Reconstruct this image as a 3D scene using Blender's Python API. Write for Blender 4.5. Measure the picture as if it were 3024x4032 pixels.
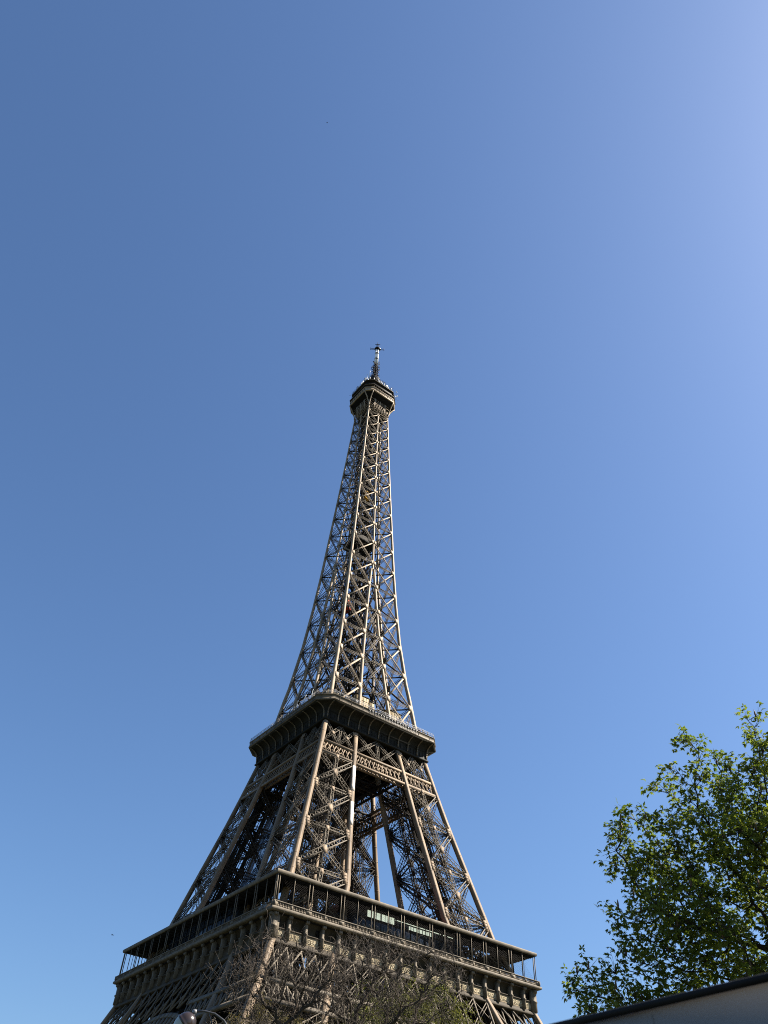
import bpy, math, random
import numpy as np
from mathutils import Matrix, Vector
R = math.radians
rnd = random.Random(7)
nr = np.random.default_rng(11)
scene = bpy.context.scene
for o in list(bpy.data.objects):
    bpy.data.objects.remove(o)
COL = scene.collection

# ------------------------------------------------------------------ camera
CAM = np.array([-115.826, -176.931, 1.6])
yaw, pitch, roll = R(54.6717), R(44.9547), R(3.6023)
fw = np.array([math.cos(yaw)*math.cos(pitch), math.sin(yaw)*math.cos(pitch), math.sin(pitch)])
rt = np.array([math.sin(yaw), -math.cos(yaw), 0.0])
up = np.cross(rt, fw)
r2 = math.cos(roll)*rt + math.sin(roll)*up
u2 = -math.sin(roll)*rt + math.cos(roll)*up
cd = bpy.data.cameras.new('camera')
cam = bpy.data.objects.new('camera', cd)
COL.objects.link(cam)
M = Matrix.Identity(4)
for i in range(3):
    M[i][0], M[i][1], M[i][2], M[i][3] = r2[i], u2[i], -fw[i], CAM[i]
cam.matrix_world = M
cd.sensor_fit = 'VERTICAL'
cd.sensor_height = 36.0
cd.lens = 36.0*3175.87/4032
cd.clip_start = 0.05
cd.clip_end = 9000
cd.dof.use_dof = True
cd.dof.focus_distance = 180.0
cd.dof.aperture_fstop = 2.6
scene.camera = cam

# ------------------------------------------------------------------ sky, sun, exposure
SUN_EL, SUN_ROT = R(44.0), R(122.0)
world = bpy.data.worlds.new('World')
scene.world = world
world.use_nodes = True
nt = world.node_tree
sky = nt.nodes.new('ShaderNodeTexSky')
sky.sky_type = 'NISHITA'
sky.sun_disc = False
sky.sun_elevation = SUN_EL
sky.sun_rotation = SUN_ROT
sky.air_density = 1.22
sky.dust_density = 1.4
sky.ozone_density = 9.0
sky.altitude = 30
bg = nt.nodes['Background']
bg.inputs['Strength'].default_value = 0.05
nt.links.new(sky.outputs[0], bg.inputs[0])
sd = bpy.data.lights.new('sun', 'SUN')
sd.energy = 5.0
sd.angle = R(0.53)
sd.color = (1.0, 0.93, 0.83)
sun = bpy.data.objects.new('sun', sd)
COL.objects.link(sun)
sdir = Vector((math.sin(SUN_ROT)*math.cos(SUN_EL), math.cos(SUN_ROT)*math.cos(SUN_EL), math.sin(SUN_EL)))
sun.rotation_euler = sdir.to_track_quat('Z', 'Y').to_euler()
sun.location = (0, 0, 400)
scene.view_settings.view_transform = 'Standard'
scene.view_settings.look = 'None'
scene.view_settings.gamma = 1.0
scene.view_settings.exposure = 1.72
scene.cycles.max_bounces = 6
scene.cycles.transparent_max_bounces = 12
scene.cycles.use_denoising = False
scene.cycles.filter_width = 1.0

# ------------------------------------------------------------------ materials
def mat(name, c1, c2=None, scale=0.5, rough=0.6, metal=0.0, detail=4.0, stretch=(1, 1, 1), bump=0.0, trans=0.0, spec=0.08, contrast=(0.35, 0.65)):
    m = bpy.data.materials.new(name)
    m.use_nodes = True
    n, l = m.node_tree.nodes, m.node_tree.links
    b = n['Principled BSDF']
    b.inputs['Roughness'].default_value = rough
    b.inputs['Metallic'].default_value = metal
    b.inputs['Specular IOR Level'].default_value = spec
    if c2 is None:
        c2 = tuple(x*0.8 for x in c1)
    tc = n.new('ShaderNodeTexCoord')
    mp = n.new('ShaderNodeMapping')
    mp.inputs['Scale'].default_value = stretch
    l.new(tc.outputs['Object'], mp.inputs['Vector'])
    nz = n.new('ShaderNodeTexNoise')
    nz.inputs['Scale'].default_value = scale
    nz.inputs['Detail'].default_value = detail
    l.new(mp.outputs[0], nz.inputs['Vector'])
    cr = n.new('ShaderNodeValToRGB')
    cr.color_ramp.elements[0].position = contrast[0]
    cr.color_ramp.elements[1].position = contrast[1]
    cr.color_ramp.elements[0].color = (*c1, 1)
    cr.color_ramp.elements[1].color = (*c2, 1)
    l.new(nz.outputs['Fac'], cr.inputs['Fac'])
    l.new(cr.outputs['Color'], b.inputs['Base Color'])
    if bump:
        bp = n.new('ShaderNodeBump')
        bp.inputs['Strength'].default_value = bump
        l.new(nz.outputs['Fac'], bp.inputs['Height'])
        l.new(bp.outputs[0], b.inputs['Normal'])
    if trans:
        tr = n.new('ShaderNodeBsdfTranslucent')
        hs = n.new('ShaderNodeHueSaturation')
        hs.inputs['Value'].default_value = 1.5
        hs.inputs['Saturation'].default_value = 1.15
        l.new(cr.outputs['Color'], hs.inputs['Color'])
        l.new(hs.outputs[0], tr.inputs['Color'])
        mx = n.new('ShaderNodeMixShader')
        mx.inputs[0].default_value = trans
        l.new(b.outputs[0], mx.inputs[1])
        l.new(tr.outputs[0], mx.inputs[2])
        l.new(mx.outputs[0], n['Material Output'].inputs['Surface'])
    return m

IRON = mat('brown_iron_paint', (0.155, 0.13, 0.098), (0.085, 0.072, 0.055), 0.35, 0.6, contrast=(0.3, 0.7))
CHORD = mat('brown_iron_chord_paint', (0.225, 0.166, 0.11), (0.105, 0.08, 0.056), 0.3, 0.55, stretch=(1, 1, 0.6), contrast=(0.32, 0.8), detail=10)
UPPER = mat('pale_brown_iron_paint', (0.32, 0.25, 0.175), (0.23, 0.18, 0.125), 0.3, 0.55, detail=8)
LACE = mat('shade_darkened_lacing', (0.045, 0.037, 0.028), (0.026, 0.021, 0.017), 0.9, 0.6)  # same iron paint, darkened to stand in for shade inside the tower
PALE = mat('pale_chord_face', (0.555, 0.510, 0.450), (0.480, 0.420, 0.352), 0.5, 0.35)
TRIM = mat('gallery_trim_paint', (0.16, 0.132, 0.096), (0.095, 0.079, 0.058), 0.8, 0.6, detail=8)
FRIEZE = mat('shade_darkened_frieze', (0.07, 0.056, 0.038), (0.035, 0.028, 0.02), 0.7, 0.65, detail=8, contrast=(0.3, 0.75))  # shade of the recessed bays is put into this darker colour
COVE = mat('shade_darkened_cove', (0.025, 0.024, 0.02), (0.015, 0.0145, 0.012), 0.6, 0.65, detail=8)  # colour lowered to carry the shade under the overhang
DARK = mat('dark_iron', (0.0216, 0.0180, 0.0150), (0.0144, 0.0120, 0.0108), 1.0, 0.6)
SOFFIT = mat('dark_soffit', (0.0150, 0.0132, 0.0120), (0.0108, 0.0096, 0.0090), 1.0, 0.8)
GOLD = mat('gilded_letter', (0.5, 0.43, 0.29), (0.42, 0.36, 0.24), 2.0, 0.4)
STRIP = mat('sunlit_cream_strip', (0.3, 0.235, 0.145), (0.22, 0.17, 0.1), 0.9, 0.55)  # frieze paint made cream on the sunny side, sunlight in the colour
GLASS = mat('mirror_glazing', (0.72, 0.78, 0.62), (0.66, 0.74, 0.58), 0.3, 0.03, metal=1.0)
DGLASS = mat('dark_glazing', (0.03, 0.035, 0.04), (0.02, 0.024, 0.03), 0.4, 0.08, spec=0.4)
PAVRED = mat('dark_red_cladding', (0.17, 0.06, 0.055), (0.13, 0.045, 0.04), 0.6, 0.5)
TAN = mat('tan_cladding', (0.23, 0.18, 0.105), (0.19, 0.15, 0.09), 0.4, 0.6)
STEEL = mat('galvanised_steel', (0.2450, 0.2450, 0.2450), (0.1862, 0.1862, 0.1862), 3.0, 0.4, metal=0.3)
WHITE = mat('white_fibreglass', (0.82, 0.83, 0.82), (0.74, 0.75, 0.75), 0.8, 0.35)
RED = mat('red_lift_paint', (0.42, 0.06, 0.03), (0.33, 0.045, 0.025), 0.8, 0.45)
YEL = mat('yellow_cage_paint', (0.55, 0.3, 0.05), (0.45, 0.24, 0.04), 0.8, 0.5)
BARK = mat('mossy_bark', (0.075, 0.058, 0.044), (0.04, 0.034, 0.022), 6.0, 0.85, bump=0.4, stretch=(1, 1, 0.3))
TWIG = mat('twig_bark', (0.078, 0.064, 0.05), (0.036, 0.03, 0.025), 3.0, 0.7)
BUSHTWIG = mat('brown_twig_bark', (0.085, 0.066, 0.042), (0.05, 0.04, 0.026), 2.0, 0.8)
BUD = mat('olive_bud', (0.11, 0.092, 0.036), (0.075, 0.064, 0.025), 1.5, 0.7, trans=0.3)
DBARK = mat('dark_chestnut_bark', (0.05, 0.04, 0.032), (0.03, 0.025, 0.02), 5.0, 0.85, bump=0.4, stretch=(1, 1, 0.3))
LEAF = mat('chestnut_leaf', (0.165, 0.19, 0.038), (0.07, 0.1, 0.02), 0.9, 0.6, trans=0.4, contrast=(0.3, 0.7), spec=0.1)
SPIKE = mat('flower_spike', (0.13, 0.075, 0.05), (0.08, 0.065, 0.03), 3.0, 0.7, spec=0.1)
WLEAF = mat('weeping_leaf', (0.125, 0.13, 0.032), (0.07, 0.075, 0.02), 0.8, 0.6, trans=0.3, spec=0.1)
PANEL = mat('grey_panel', (0.245, 0.225, 0.205), (0.215, 0.2, 0.183), 0.8, 0.6, detail=8)
RUBBER = mat('black_rubber', (0.012, 0.011, 0.011), (0.009, 0.008, 0.008), 4.0, 0.7, spec=0.15)
LAMPDARK = mat('dark_lamp_enamel', (0.03, 0.021, 0.018), (0.02, 0.015, 0.014), 3.0, 0.22, spec=0.5)
LAMPGLASS = mat('pale_lamp_glass', (0.42, 0.45, 0.4), (0.3, 0.33, 0.29), 5.0, 0.15, spec=0.5)
POLE = mat('black_pole_paint', (0.03, 0.03, 0.032), (0.045, 0.045, 0.045), 3.0, 0.25, spec=0.6)
GROUNDM = mat('park_ground', (0.05, 0.05, 0.03), (0.035, 0.04, 0.02), 0.15, 0.9, detail=8)
BIRD = mat('dark_feathers', (0.03, 0.03, 0.035), (0.02, 0.02, 0.022), 5.0, 0.6)
SKIN = mat('skin', (0.5, 0.32, 0.22), (0.45, 0.28, 0.2), 4.0, 0.55)
HAIR = mat('dark_hair', (0.03, 0.022, 0.018), (0.05, 0.035, 0.025), 8.0, 0.5)

def net_mat(name, col, alpha, scale, thr):
    m = bpy.data.materials.new(name)
    m.use_nodes = True
    n, l = m.node_tree.nodes, m.node_tree.links
    b = n['Principled BSDF']
    b.inputs['Base Color'].default_value = (*col, 1)
    b.inputs['Roughness'].default_value = 0.7
    tc = n.new('ShaderNodeTexCoord')
    mp = n.new('ShaderNodeMapping')
    mp.inputs['Scale'].default_value = (1, 1, 0.15)
    l.new(tc.outputs['Object'], mp.inputs['Vector'])
    nz = n.new('ShaderNodeTexNoise')
    nz.inputs['Scale'].default_value = scale
    nz.inputs['Detail'].default_value = 3
    l.new(mp.outputs[0], nz.inputs['Vector'])
    mr = n.new('ShaderNodeMapRange')
    mr.inputs['From Min'].default_value = 0.35
    mr.inputs['From Max'].default_value = 0.65
    mr.inputs['To Min'].default_value = alpha-thr
    mr.inputs['To Max'].default_value = alpha+thr
    l.new(nz.outputs['Fac'], mr.inputs['Value'])
    l.new(mr.outputs[0], b.inputs['Alpha'])
    return m
GLOWWIN = mat('glowing_sunlit_glass', (0.6, 0.65, 0.5), (0.5, 0.56, 0.44), 1.2, 0.1)
_b = GLOWWIN.node_tree.nodes['Principled BSDF']
GLOWWIN.node_tree.links.new(GLOWWIN.node_tree.nodes['Color Ramp'].outputs[0], _b.inputs['Emission Color'])
_b.inputs['Emission Strength'].default_value = 0.34  # glow added to the panes in place of sunlight on them
GAUZE = net_mat('blue_protective_gauze', (0.3, 0.42, 0.6), 0.6, 0.9, 0.25)

# ------------------------------------------------------------------ mesh builders
class MB:
    def __init__(s):
        s.b = []
        s.v = []
        s.f = []
        s.nv = 0

    def beam(s, p, q, w, d, n=(0, 0, 1)):
        s.b.append((p[0], p[1], p[2], q[0], q[1], q[2], w, d, n[0], n[1], n[2]))

    def box(s, x0, x1, y0, y1, z0, z1):
        s.raw([(x0, y0, z0), (x1, y0, z0), (x1, y1, z0), (x0, y1, z0), (x0, y0, z1), (x1, y0, z1), (x1, y1, z1), (x0, y1, z1)],
              [(3, 2, 1, 0), (4, 5, 6, 7), (0, 1, 5, 4), (1, 2, 6, 5), (2, 3, 7, 6), (3, 0, 4, 7)])

    def raw(s, vs, fs):
        o = s.nv
        s.v += [tuple(map(float, v)) for v in vs]
        s.f += [tuple(i+o for i in f) for f in fs]
        s.nv += len(vs)

    def tube(s, pts, rad, k=6, cap=True):
        pts = [np.array(p, float) for p in pts]
        if not hasattr(rad, '__len__'):
            rad = [rad]*len(pts)
        vs, fs = [], []
        a = None
        for i, p in enumerate(pts):
            t = pts[min(i+1, len(pts)-1)] - pts[max(i-1, 0)]
            t = t/(np.linalg.norm(t)+1e-9)
            if a is None:
                a = np.cross(t, (0.0, 0.0, 1.0))
                if np.linalg.norm(a) < 1e-3:
                    a = np.array((1.0, 0, 0))
            a = a - t*(a@t)
            a = a/(np.linalg.norm(a)+1e-9)
            c = np.cross(t, a)
            for j in range(k):
                an = 2*math.pi*j/k
                vs.append(p + rad[i]*(math.cos(an)*a + math.sin(an)*c))
        for i in range(len(pts)-1):
            for j in range(k):
                fs.append((i*k+j, i*k+(j+1) % k, (i+1)*k+(j+1) % k, (i+1)*k+j))
        if cap:
            fs.append(tuple(range(k-1, -1, -1)))
            fs.append(tuple((len(pts)-1)*k+j for j in range(k)))
        s.raw(vs, fs)

    def lathe(s, c, prof, k=16, ax=(0, 0, 1)):
        ax = np.array(ax, float)
        ax /= np.linalg.norm(ax)
        a = np.cross(ax, (1.0, 0.2, 0))
        a /= np.linalg.norm(a)
        b = np.cross(ax, a)
        vs = []
        for r, z in prof:
            for j in range(k):
                an = 2*math.pi*j/k
                vs.append(np.array(c)+ax*z+r*(math.cos(an)*a+math.sin(an)*b))
        fs = []
        for i in range(len(prof)-1):
            for j in range(k):
                fs.append((i*k+j, i*k+(j+1) % k, (i+1)*k+(j+1) % k, (i+1)*k+j))
        s.raw(vs, fs)

    def arrays(s):
        V = [np.array(s.v, float).reshape(-1, 3)]
        nraw = len(s.v)
        nb = len(s.b)
        if nb:
            B = np.array(s.b)
            P, Q, W, D, N = B[:, 0:3], B[:, 3:6], B[:, 6:7], B[:, 7:8], B[:, 8:11]
            A = Q-P
            A = A/(np.linalg.norm(A, axis=1, keepdims=True)+1e-9)
            S = np.cross(A, N)
            ln = np.linalg.norm(S, axis=1, keepdims=True)
            bad = ln[:, 0] < 1e-4
            if bad.any():
                S[bad] = np.cross(A[bad], np.array([1.0, 0.31, 0.2]))
                ln = np.linalg.norm(S, axis=1, keepdims=True)
            S = S/ln
            U = np.cross(S, A)
            S, U = S*W/2, U*D/2
            BV = np.stack([P-S-U, P+S-U, P+S+U, P-S+U, Q-S-U, Q+S-U, Q+S+U, Q-S+U], 1).reshape(-1, 3)
            V.append(BV)
        V = np.concatenate(V)
        loops = []
        tot = []
        for f in s.f:
            loops.extend(f)
            tot.append(len(f))
        loops = np.array(loops, dtype=np.int32)
        tot = np.array(tot, dtype=np.int32)
        if nb:
            q = np.array([[0, 3, 2, 1], [4, 5, 6, 7], [0, 1, 5, 4], [1, 2, 6, 5], [2, 3, 7, 6], [3, 0, 4, 7]], dtype=np.int32)
            F = (np.arange(nb, dtype=np.int32)[:, None, None]*8 + nraw + q[None]).reshape(-1)
            loops = np.concatenate([loops, F]) if len(loops) else F
            tot = np.concatenate([tot, np.full(nb*6, 4, dtype=np.int32)])
        return V, loops, tot

    def build(s, name, m, parent=None, smooth=False, extra=()):
        V, loops, tot = s.arrays()
        mi = np.zeros(len(tot), dtype=np.int32)
        for e, (mb2, m2) in enumerate(extra):
            V2, l2, t2 = mb2.arrays()
            loops = np.concatenate([loops, l2+len(V)])
            V = np.concatenate([V, V2])
            tot = np.concatenate([tot, t2])
            mi = np.concatenate([mi, np.full(len(t2), e+1, dtype=np.int32)])
        o = mesh_np(name, V, loops, tot, m, parent, smooth)
        if len(extra):
            for mb2, m2 in extra:
                o.data.materials.append(m2)
            o.data.polygons.foreach_set('material_index', mi)
        return o

def mesh_np(name, V, loops, tot, m, parent=None, smooth=False):
    me = bpy.data.meshes.new(name)
    me.vertices.add(len(V))
    me.vertices.foreach_set('co', np.ascontiguousarray(V, dtype=np.float32).reshape(-1))
    me.loops.add(len(loops))
    me.loops.foreach_set('vertex_index', np.ascontiguousarray(loops, dtype=np.int32))
    me.polygons.add(len(tot))
    st = np.zeros(len(tot), dtype=np.int32)
    st[1:] = np.cumsum(tot)[:-1]
    me.polygons.foreach_set('loop_start', st)
    me.polygons.foreach_set('loop_total', np.ascontiguousarray(tot, dtype=np.int32))
    if smooth:
        me.polygons.foreach_set('use_smooth', np.ones(len(tot), dtype=bool))
    me.update(calc_edges=True)
    if m is not None:
        me.materials.append(m)
    o = bpy.data.objects.new(name, me)
    COL.objects.link(o)
    if parent is not None:
        o.parent = parent
        o.matrix_parent_inverse = Matrix.Translation(-Vector(parent_loc(parent)))
    return o

def parent_loc(p):
    v = Vector(p.location)
    return v

def tag(o, label, cat, group=None):
    o['label'] = label
    o['category'] = cat
    if group:
        o['group'] = group
    return o

def thing(name, label, cat, group=None):
    o = bpy.data.objects.new(name, None)
    COL.objects.link(o)
    return tag(o, label, cat, group)

# ------------------------------------------------------------------ ground
g = MB()
g.raw([(-4000, -4000, 0), (4000, -4000, 0), (4000, 4000, 0), (-4000, 4000, 0)], [(0, 1, 2, 3)])
ground = g.build('ground', GROUNDM)
ground['kind'] = 'structure'

# ------------------------------------------------------------------ tower profile
PZ = [0, 10, 35, 41.5, 47.3, 49.2, 57.6, 66, 94, 102.6, 111.1, 116, 123, 132, 136.7, 152, 167, 182, 200.5, 220, 242, 266, 276]
PH = [62.5, 56.5, 42.4, 39.2, 36.3, 35.5, 32.1, 28.9, 21.4, 19.3, 17.3, 16.3, 15.05, 13.8, 13.05, 11.3, 10.1, 9.15, 8.2, 7.2, 6.15, 5.1, 4.85]
def H(z):
    return float(np.interp(z, PZ, PH))
IZ = [0, 10, 42.7, 49.7, 57.6, 67.5, 100.5, 116, 128.2, 139.5, 149.7, 160, 170.5, 180]
II = [37.5, 34.5, 22.9, 20.1, 16.2, 13.3, 8.15, 5.75, 4.5, 3.5, 2.6, 1.85, 1.05, 0.3]
def I(z):
    return float(np.interp(z, IZ, II))
def CW(z):
    return float(np.interp(z, [40, 60, 116, 125, 190, 267], [1.25, 1.06, 1.0, 0.84, 0.64, 0.5]))

ROT = [np.array([[math.cos(a), -math.sin(a), 0], [math.sin(a), math.cos(a), 0], [0, 0, 1]]) for a in (0, -math.pi/2, math.pi, math.pi/2)]
def W(k, x, y, z):
    return ROT[k] @ np.array((x, y, z), float)

tower = thing('iron_lattice_tower', 'tall brown wrought iron lattice tower with galleries and white mast against blue sky', 'tower')

def lattice(mb, p, q, w, d, n, a=0.13, lace=0.07, step=None, sides=True):
    """open box girder: four angle bars with zigzag lacing on all sides"""
    p, q, n = np.array(p, float), np.array(q, float), np.array(n, float)
    A = q-p
    L = np.linalg.norm(A)
    A = A/L
    S = np.cross(A, n)
    S /= np.linalg.norm(S)
    U = np.cross(S, A)
    c = [(-1, -1), (1, -1), (1, 1), (-1, 1)]
    off = [S*w/2*i + U*d/2*j for i, j in c]
    for o in off:
        mb.beam(p+o, q+o, a, a, n)
    st = step or max(w, 0.7)
    m = max(2, int(round(L/st)))
    for e in range(4) if sides else (0, 2):
        o1, o2 = off[e], off[(e+1) % 4]
        nn = U if e % 2 == 0 else S
        for i in range(m):
            t0, t1 = i/m, (i+1)/m
            if (i+e//2) % 2 == 0:
                mb.beam(p+A*L*t0+o1, p+A*L*t1+o2, lace, 0.03, nn)
            else:
                mb.beam(p+A*L*t0+o2, p+A*L*t1+o1, lace, 0.03, nn)

def chord_loft(mb, fx, fy, zs, fw_):
    vs, fs = [], []
    for z in zs:
        w = fw_(z)/2
        x, y = fx(z), fy(z)
        vs += [(x-w, y-w, z), (x+w, y-w, z), (x+w, y+w, z), (x-w, y+w, z)]
    n = len(zs)
    for i in range(n-1):
        for j in range(4):
            fs.append((i*4+j, i*4+(j+1) % 4, (i+1)*4+(j+1) % 4, (i+1)*4+j))
    fs.append((3, 2, 1, 0))
    fs.append(tuple((n-1)*4+j for j in range(4)))
    mb.raw(vs, fs)

# ------------------------------------------------------------------ legs (ground to second floor)
NODES1 = [57.6, 68.6, 79.6, 90.9, 101.0]
zs_leg = [0, 10, 22, 35, 41.5, 47.3, 50.2, 57.6, 66, 75, 84.5, 94, 102.6, 111.2]
zs_in = [0, 10, 22, 35, 42.7, 49.7, 57.6, 67.5, 84, 100.5, 111.2]
legs = {}
leg_bodies = {}
for sx in (-1, 1):
    for sy in (-1, 1):
        body = MB()
        # inclined lift track, stairs and pipes inside the leg
        def cen(z, a=0.5, b=0.5):
            o, i = H(z)-0.6, I(z)+0.6
            return np.array((sx*(i+(o-i)*a), sy*(i+(o-i)*b), z))
        for a, b, w in ((0.36, 0.44, 1.0), (0.62, 0.44, 1.0), (0.5, 0.7, 0.8)):
            for z0, z1 in ((44, 57), (57, 79), (79, 101), (101, 116)):
                lattice(body, cen(z0, a, b), cen(z1, a, b), w, 1.1, (0, sy, 0.2), 0.2, 0.1)
        for j in range(24):
            a, b = rnd.uniform(0.25, 0.75), rnd.uniform(0.3, 0.7)
            body.beam(cen(56, a, b), cen(112, a, b), 0.16, 0.16)
        for z in np.arange(46, 112, 1.4):
            body.beam(cen(z, 0.34, 0.44), cen(z, 0.64, 0.44), 0.12, 0.12)
        for i, z in enumerate(np.arange(58, 110, 2.6)):
            a0, a1 = (0.25, 0.75) if i % 2 else (0.75, 0.25)
            body.beam(cen(z, a0, 0.6), cen(z+2.6, a1, 0.6), 0.9, 0.25)
            body.beam(cen(z, 0.5, 0.25), cen(z+2.6, 0.5, 0.8) if i % 2 else cen(z+2.6, 0.5, 0.1), 0.3, 0.3)
        for z in NODES1[1:]:      # plan bracing
            for p, q in (((0, 0), (1, 1)), ((0, 1), (1, 0))):
                lattice(body, cen(z, *p), cen(z, *q), 0.7, 0.6, (0, 0, 1), 0.12, 0.07)
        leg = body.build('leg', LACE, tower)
        legs[(sx, sy)] = leg
        for cx, cy in ((0, 0), (0, 1), (1, 0), (1, 1)):
            mb = MB()
            fx = (lambda z: sx*(H(z)-CW(z)/2)) if cx == 0 else (lambda z: sx*(I(z)+CW(z)/2))
            fy = (lambda z: sy*(H(z)-CW(z)/2)) if cy == 0 else (lambda z: sy*(I(z)+CW(z)/2))
            zz = zs_leg if (cx, cy) == (0, 0) else sorted(set(zs_leg+zs_in))
            chord_loft(mb, fx, fy, zz, CW)
            # cover plates and rivet bands
            for z in np.arange(60, 110, 3.65):
                w = CW(z)+0.03
                x, y = fx(z), fy(z)
                mb.box(x-w/2, x+w/2, y-w/2, y+w/2, z-0.09, z+0.09)
            ch = mb.build('corner_chord', CHORD, leg)

# thin paler plates laid over two lengths of one inner chord
mb = MB()
for zs_ in ((92.4, 94, 97, 100.2), (82.6, 84, 87.5, 89.2)):
    vs = []
    for z in zs_:
        w, x, y = CW(z)/2-0.02, -(I(z)+CW(z)/2), -H(z)-0.02
        vs += [(x-w, y, z), (x+w, y, z), (x+w, y+0.03, z), (x-w, y+0.03, z)]
    n_ = len(zs_)
    mb.raw(vs, [(i*4+j, i*4+(j+1) % 4, i*4+4+(j+1) % 4, i*4+4+j) for i in range(n_-1) for j in range(4)]+[(3, 2, 1, 0), tuple(4*n_-4+j for j in range(4))])
pc = mb.build('pale_chord_length', PALE, legs[(-1, -1)])
pc['label'] = 'bright pale length of chord'

def leg_of(k, s):
    v = W(k, s*20, -20, 0)
    return (1 if v[0] > 0 else -1, 1 if v[1] > 0 else -1)

def gusset(mb, k, x, z, w, h_, yoff, dx=0.0):
    """plate lying in the inclined face"""
    y0, y1 = yoff(z-h_/2), yoff(z+h_/2)
    n = W(k, 0, -1, 0.25)
    mb.beam(W(k, x-dx, y0, z-h_/2), W(k, x+dx, y1, z+h_/2), w, 0.08, n)

for k in range(4):
    for s in (-1, 1):
        leg = legs[leg_of(k, s)]
        for inner in (0, 1):
            if inner:
                yf = lambda z: -(I(z)+0.55)
            else:
                yf = lambda z: -(H(z)-0.6)
            xo = lambda z: s*(H(z)-CW(z))
            xi = lambda z: s*(I(z)+CW(z))
            n = W(k, 0, -1, 0.2)
            mb = MB()
            gp = MB()
            P = lambda x, z: W(k, x, yf(z), z)
            for z0, z1 in zip(NODES1[:-1], NODES1[1:]):
                f1, f2 = (1.5, 0.85) if s < 0 else (0.85, 1.5)
                lattice(mb, P(xo(z0+.6), z0+.6), P(xi(z1-.6), z1-.6), 0.95, 0.8, n, 0.14*f1, 0.09*f1)
                lattice(mb, P(xi(z0+.6), z0+.6), P(xo(z1-.6), z1-.6), 0.95, 0.8, n, 0.14*f2, 0.09*f2)
                lattice(mb, P(xo(z1), z1), P(xi(z1), z1), 0.8, 0.8, n, 0.12, 0.07)
                zc = (z0+z1)/2
                xc = (xo(zc)+xi(zc))/2
                lattice(mb, P((xo(z0)+xi(z0))/2, z0), P((xo(z1)+xi(z1))/2, z1), 0.75, 0.9, n, 0.11, 0.07)
                yg = lambda z: yf(z)-0.5
                gusset(gp, k, xc, zc, 1.3, 1.9, yg)
                gusset(gp, k, (xo(z1)+xi(z1))/2, z1, 0.9, 1.2, yg)
                for xe, sg in ((xo, -s), (xi, s)):
                    if z1 < 101:
                        gusset(gp, k, xe(z1)+sg*0.35, z1, 1.0, 2.6, lambda z: yf(z)-0.585, dx=-0.12*s)
                        for dz in (-0.7, 0, 0.7):
                            gp.beam(P(xe(z1)-sg*0.2, z1+dz)+W(k, 0, -0.66, 0), P(xe(z1)+sg*1.1, z1+dz)+W(k, 0, -0.66, 0), 0.08, 0.08, n)
            # below the first floor
            z0, z1 = 43.0, 50.0
            nb = 4
            for i in range(nb):
                xa0, xa1 = xo(z0)+(xi(z0)-xo(z0))*i/nb, xo(z0)+(xi(z0)-xo(z0))*(i+1)/nb
                xb0, xb1 = xo(z1)+(xi(z1)-xo(z1))*i/nb, xo(z1)+(xi(z1)-xo(z1))*(i+1)/nb
                mb.beam(P(xa0, z0), P(xb1, z1), 0.3, 0.2, n)
                q = W(k, 0, 0.28, 0)
                mb.beam(P(xa1, z0)+q, P(xb0, z1)+q, 0.3, 0.2, n)
                mb.beam(P(xa1, z0)+2*q, P((xb0+xb1)/2, z1)+2*q, 0.16, 0.12, n)
                mb.beam(P(xa0, z0)+2*q, P((xb0+xb1)/2, z1)+2*q, 0.16, 0.12, n)
            for z in (35, 28, 20):
                lattice(mb, P(xo(z), z), P(xi(z), z), 1, 1, n)
            for za, zb in ((28, 38.6), (18, 28), (6, 18)):
                lattice(mb, P(xo(za), za), P(xi(zb), zb), 1.2, 1, n)
                lattice(mb, P(xi(za), za), P(xo(zb), zb), 1.2, 1, n)
            # between girder and second-floor frieze
            if not inner:
                za, zb = 105.0, 111.0
                for i in range(2):
                    f0, f1 = i/2, (i+1)/2
                    X = lambda f, z: xo(z)+(xi(z)-xo(z))*f
                    lattice(mb, P(X(f0, za), za), P(X(f1, zb), zb), 0.75, 0.6, n, 0.12, 0.08)
                    lattice(mb, P(X(f1, za), za), P(X(f0, zb), zb), 0.75, 0.6, n, 0.12, 0.08)
                    if i == 0:
                        lattice(mb, P(X(f1, za), za), P(X(f1, zb), zb), 0.6, 0.6, n, 0.11, 0.07)
                    zc = 108.0
                    gusset(gp, k, X((f0+f1)/2, zc), zc, 0.8, 0.9, lambda z: yf(z)-0.45)
                gusset(gp, k, xi(110.3)+s*-0.1, 110.3, 1.5, 1.2, lambda z: yf(z)-0.585)
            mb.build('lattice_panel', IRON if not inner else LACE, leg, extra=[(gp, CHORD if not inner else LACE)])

# translucent protective gauze inside the shaded leg
mb = MB()
for zz0, zz1 in ((62, 84), (84, 103)):
    cols = 10
    vs, fs = [], []
    for j, z in enumerate((zz0, (zz0+zz1)/2, zz1)):
        for i in range(cols+1):
            f = i/cols
            y = I(z)+1.4+(H(z)-I(z)-4.5)*f
            vs.append((-(I(z)+1.9)+0.35*math.sin(i*2.1+j), y, z))
    for j in range(2):
        for i in range(cols):
            fs.append((j*(cols+1)+i, j*(cols+1)+i+1, (j+1)*(cols+1)+i+1, (j+1)*(cols+1)+i))
    mb.raw(vs, fs)
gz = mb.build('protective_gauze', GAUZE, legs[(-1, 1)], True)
gz['label'] = 'pale blue translucent gauze sheet hung inside the shaded leg'

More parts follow.
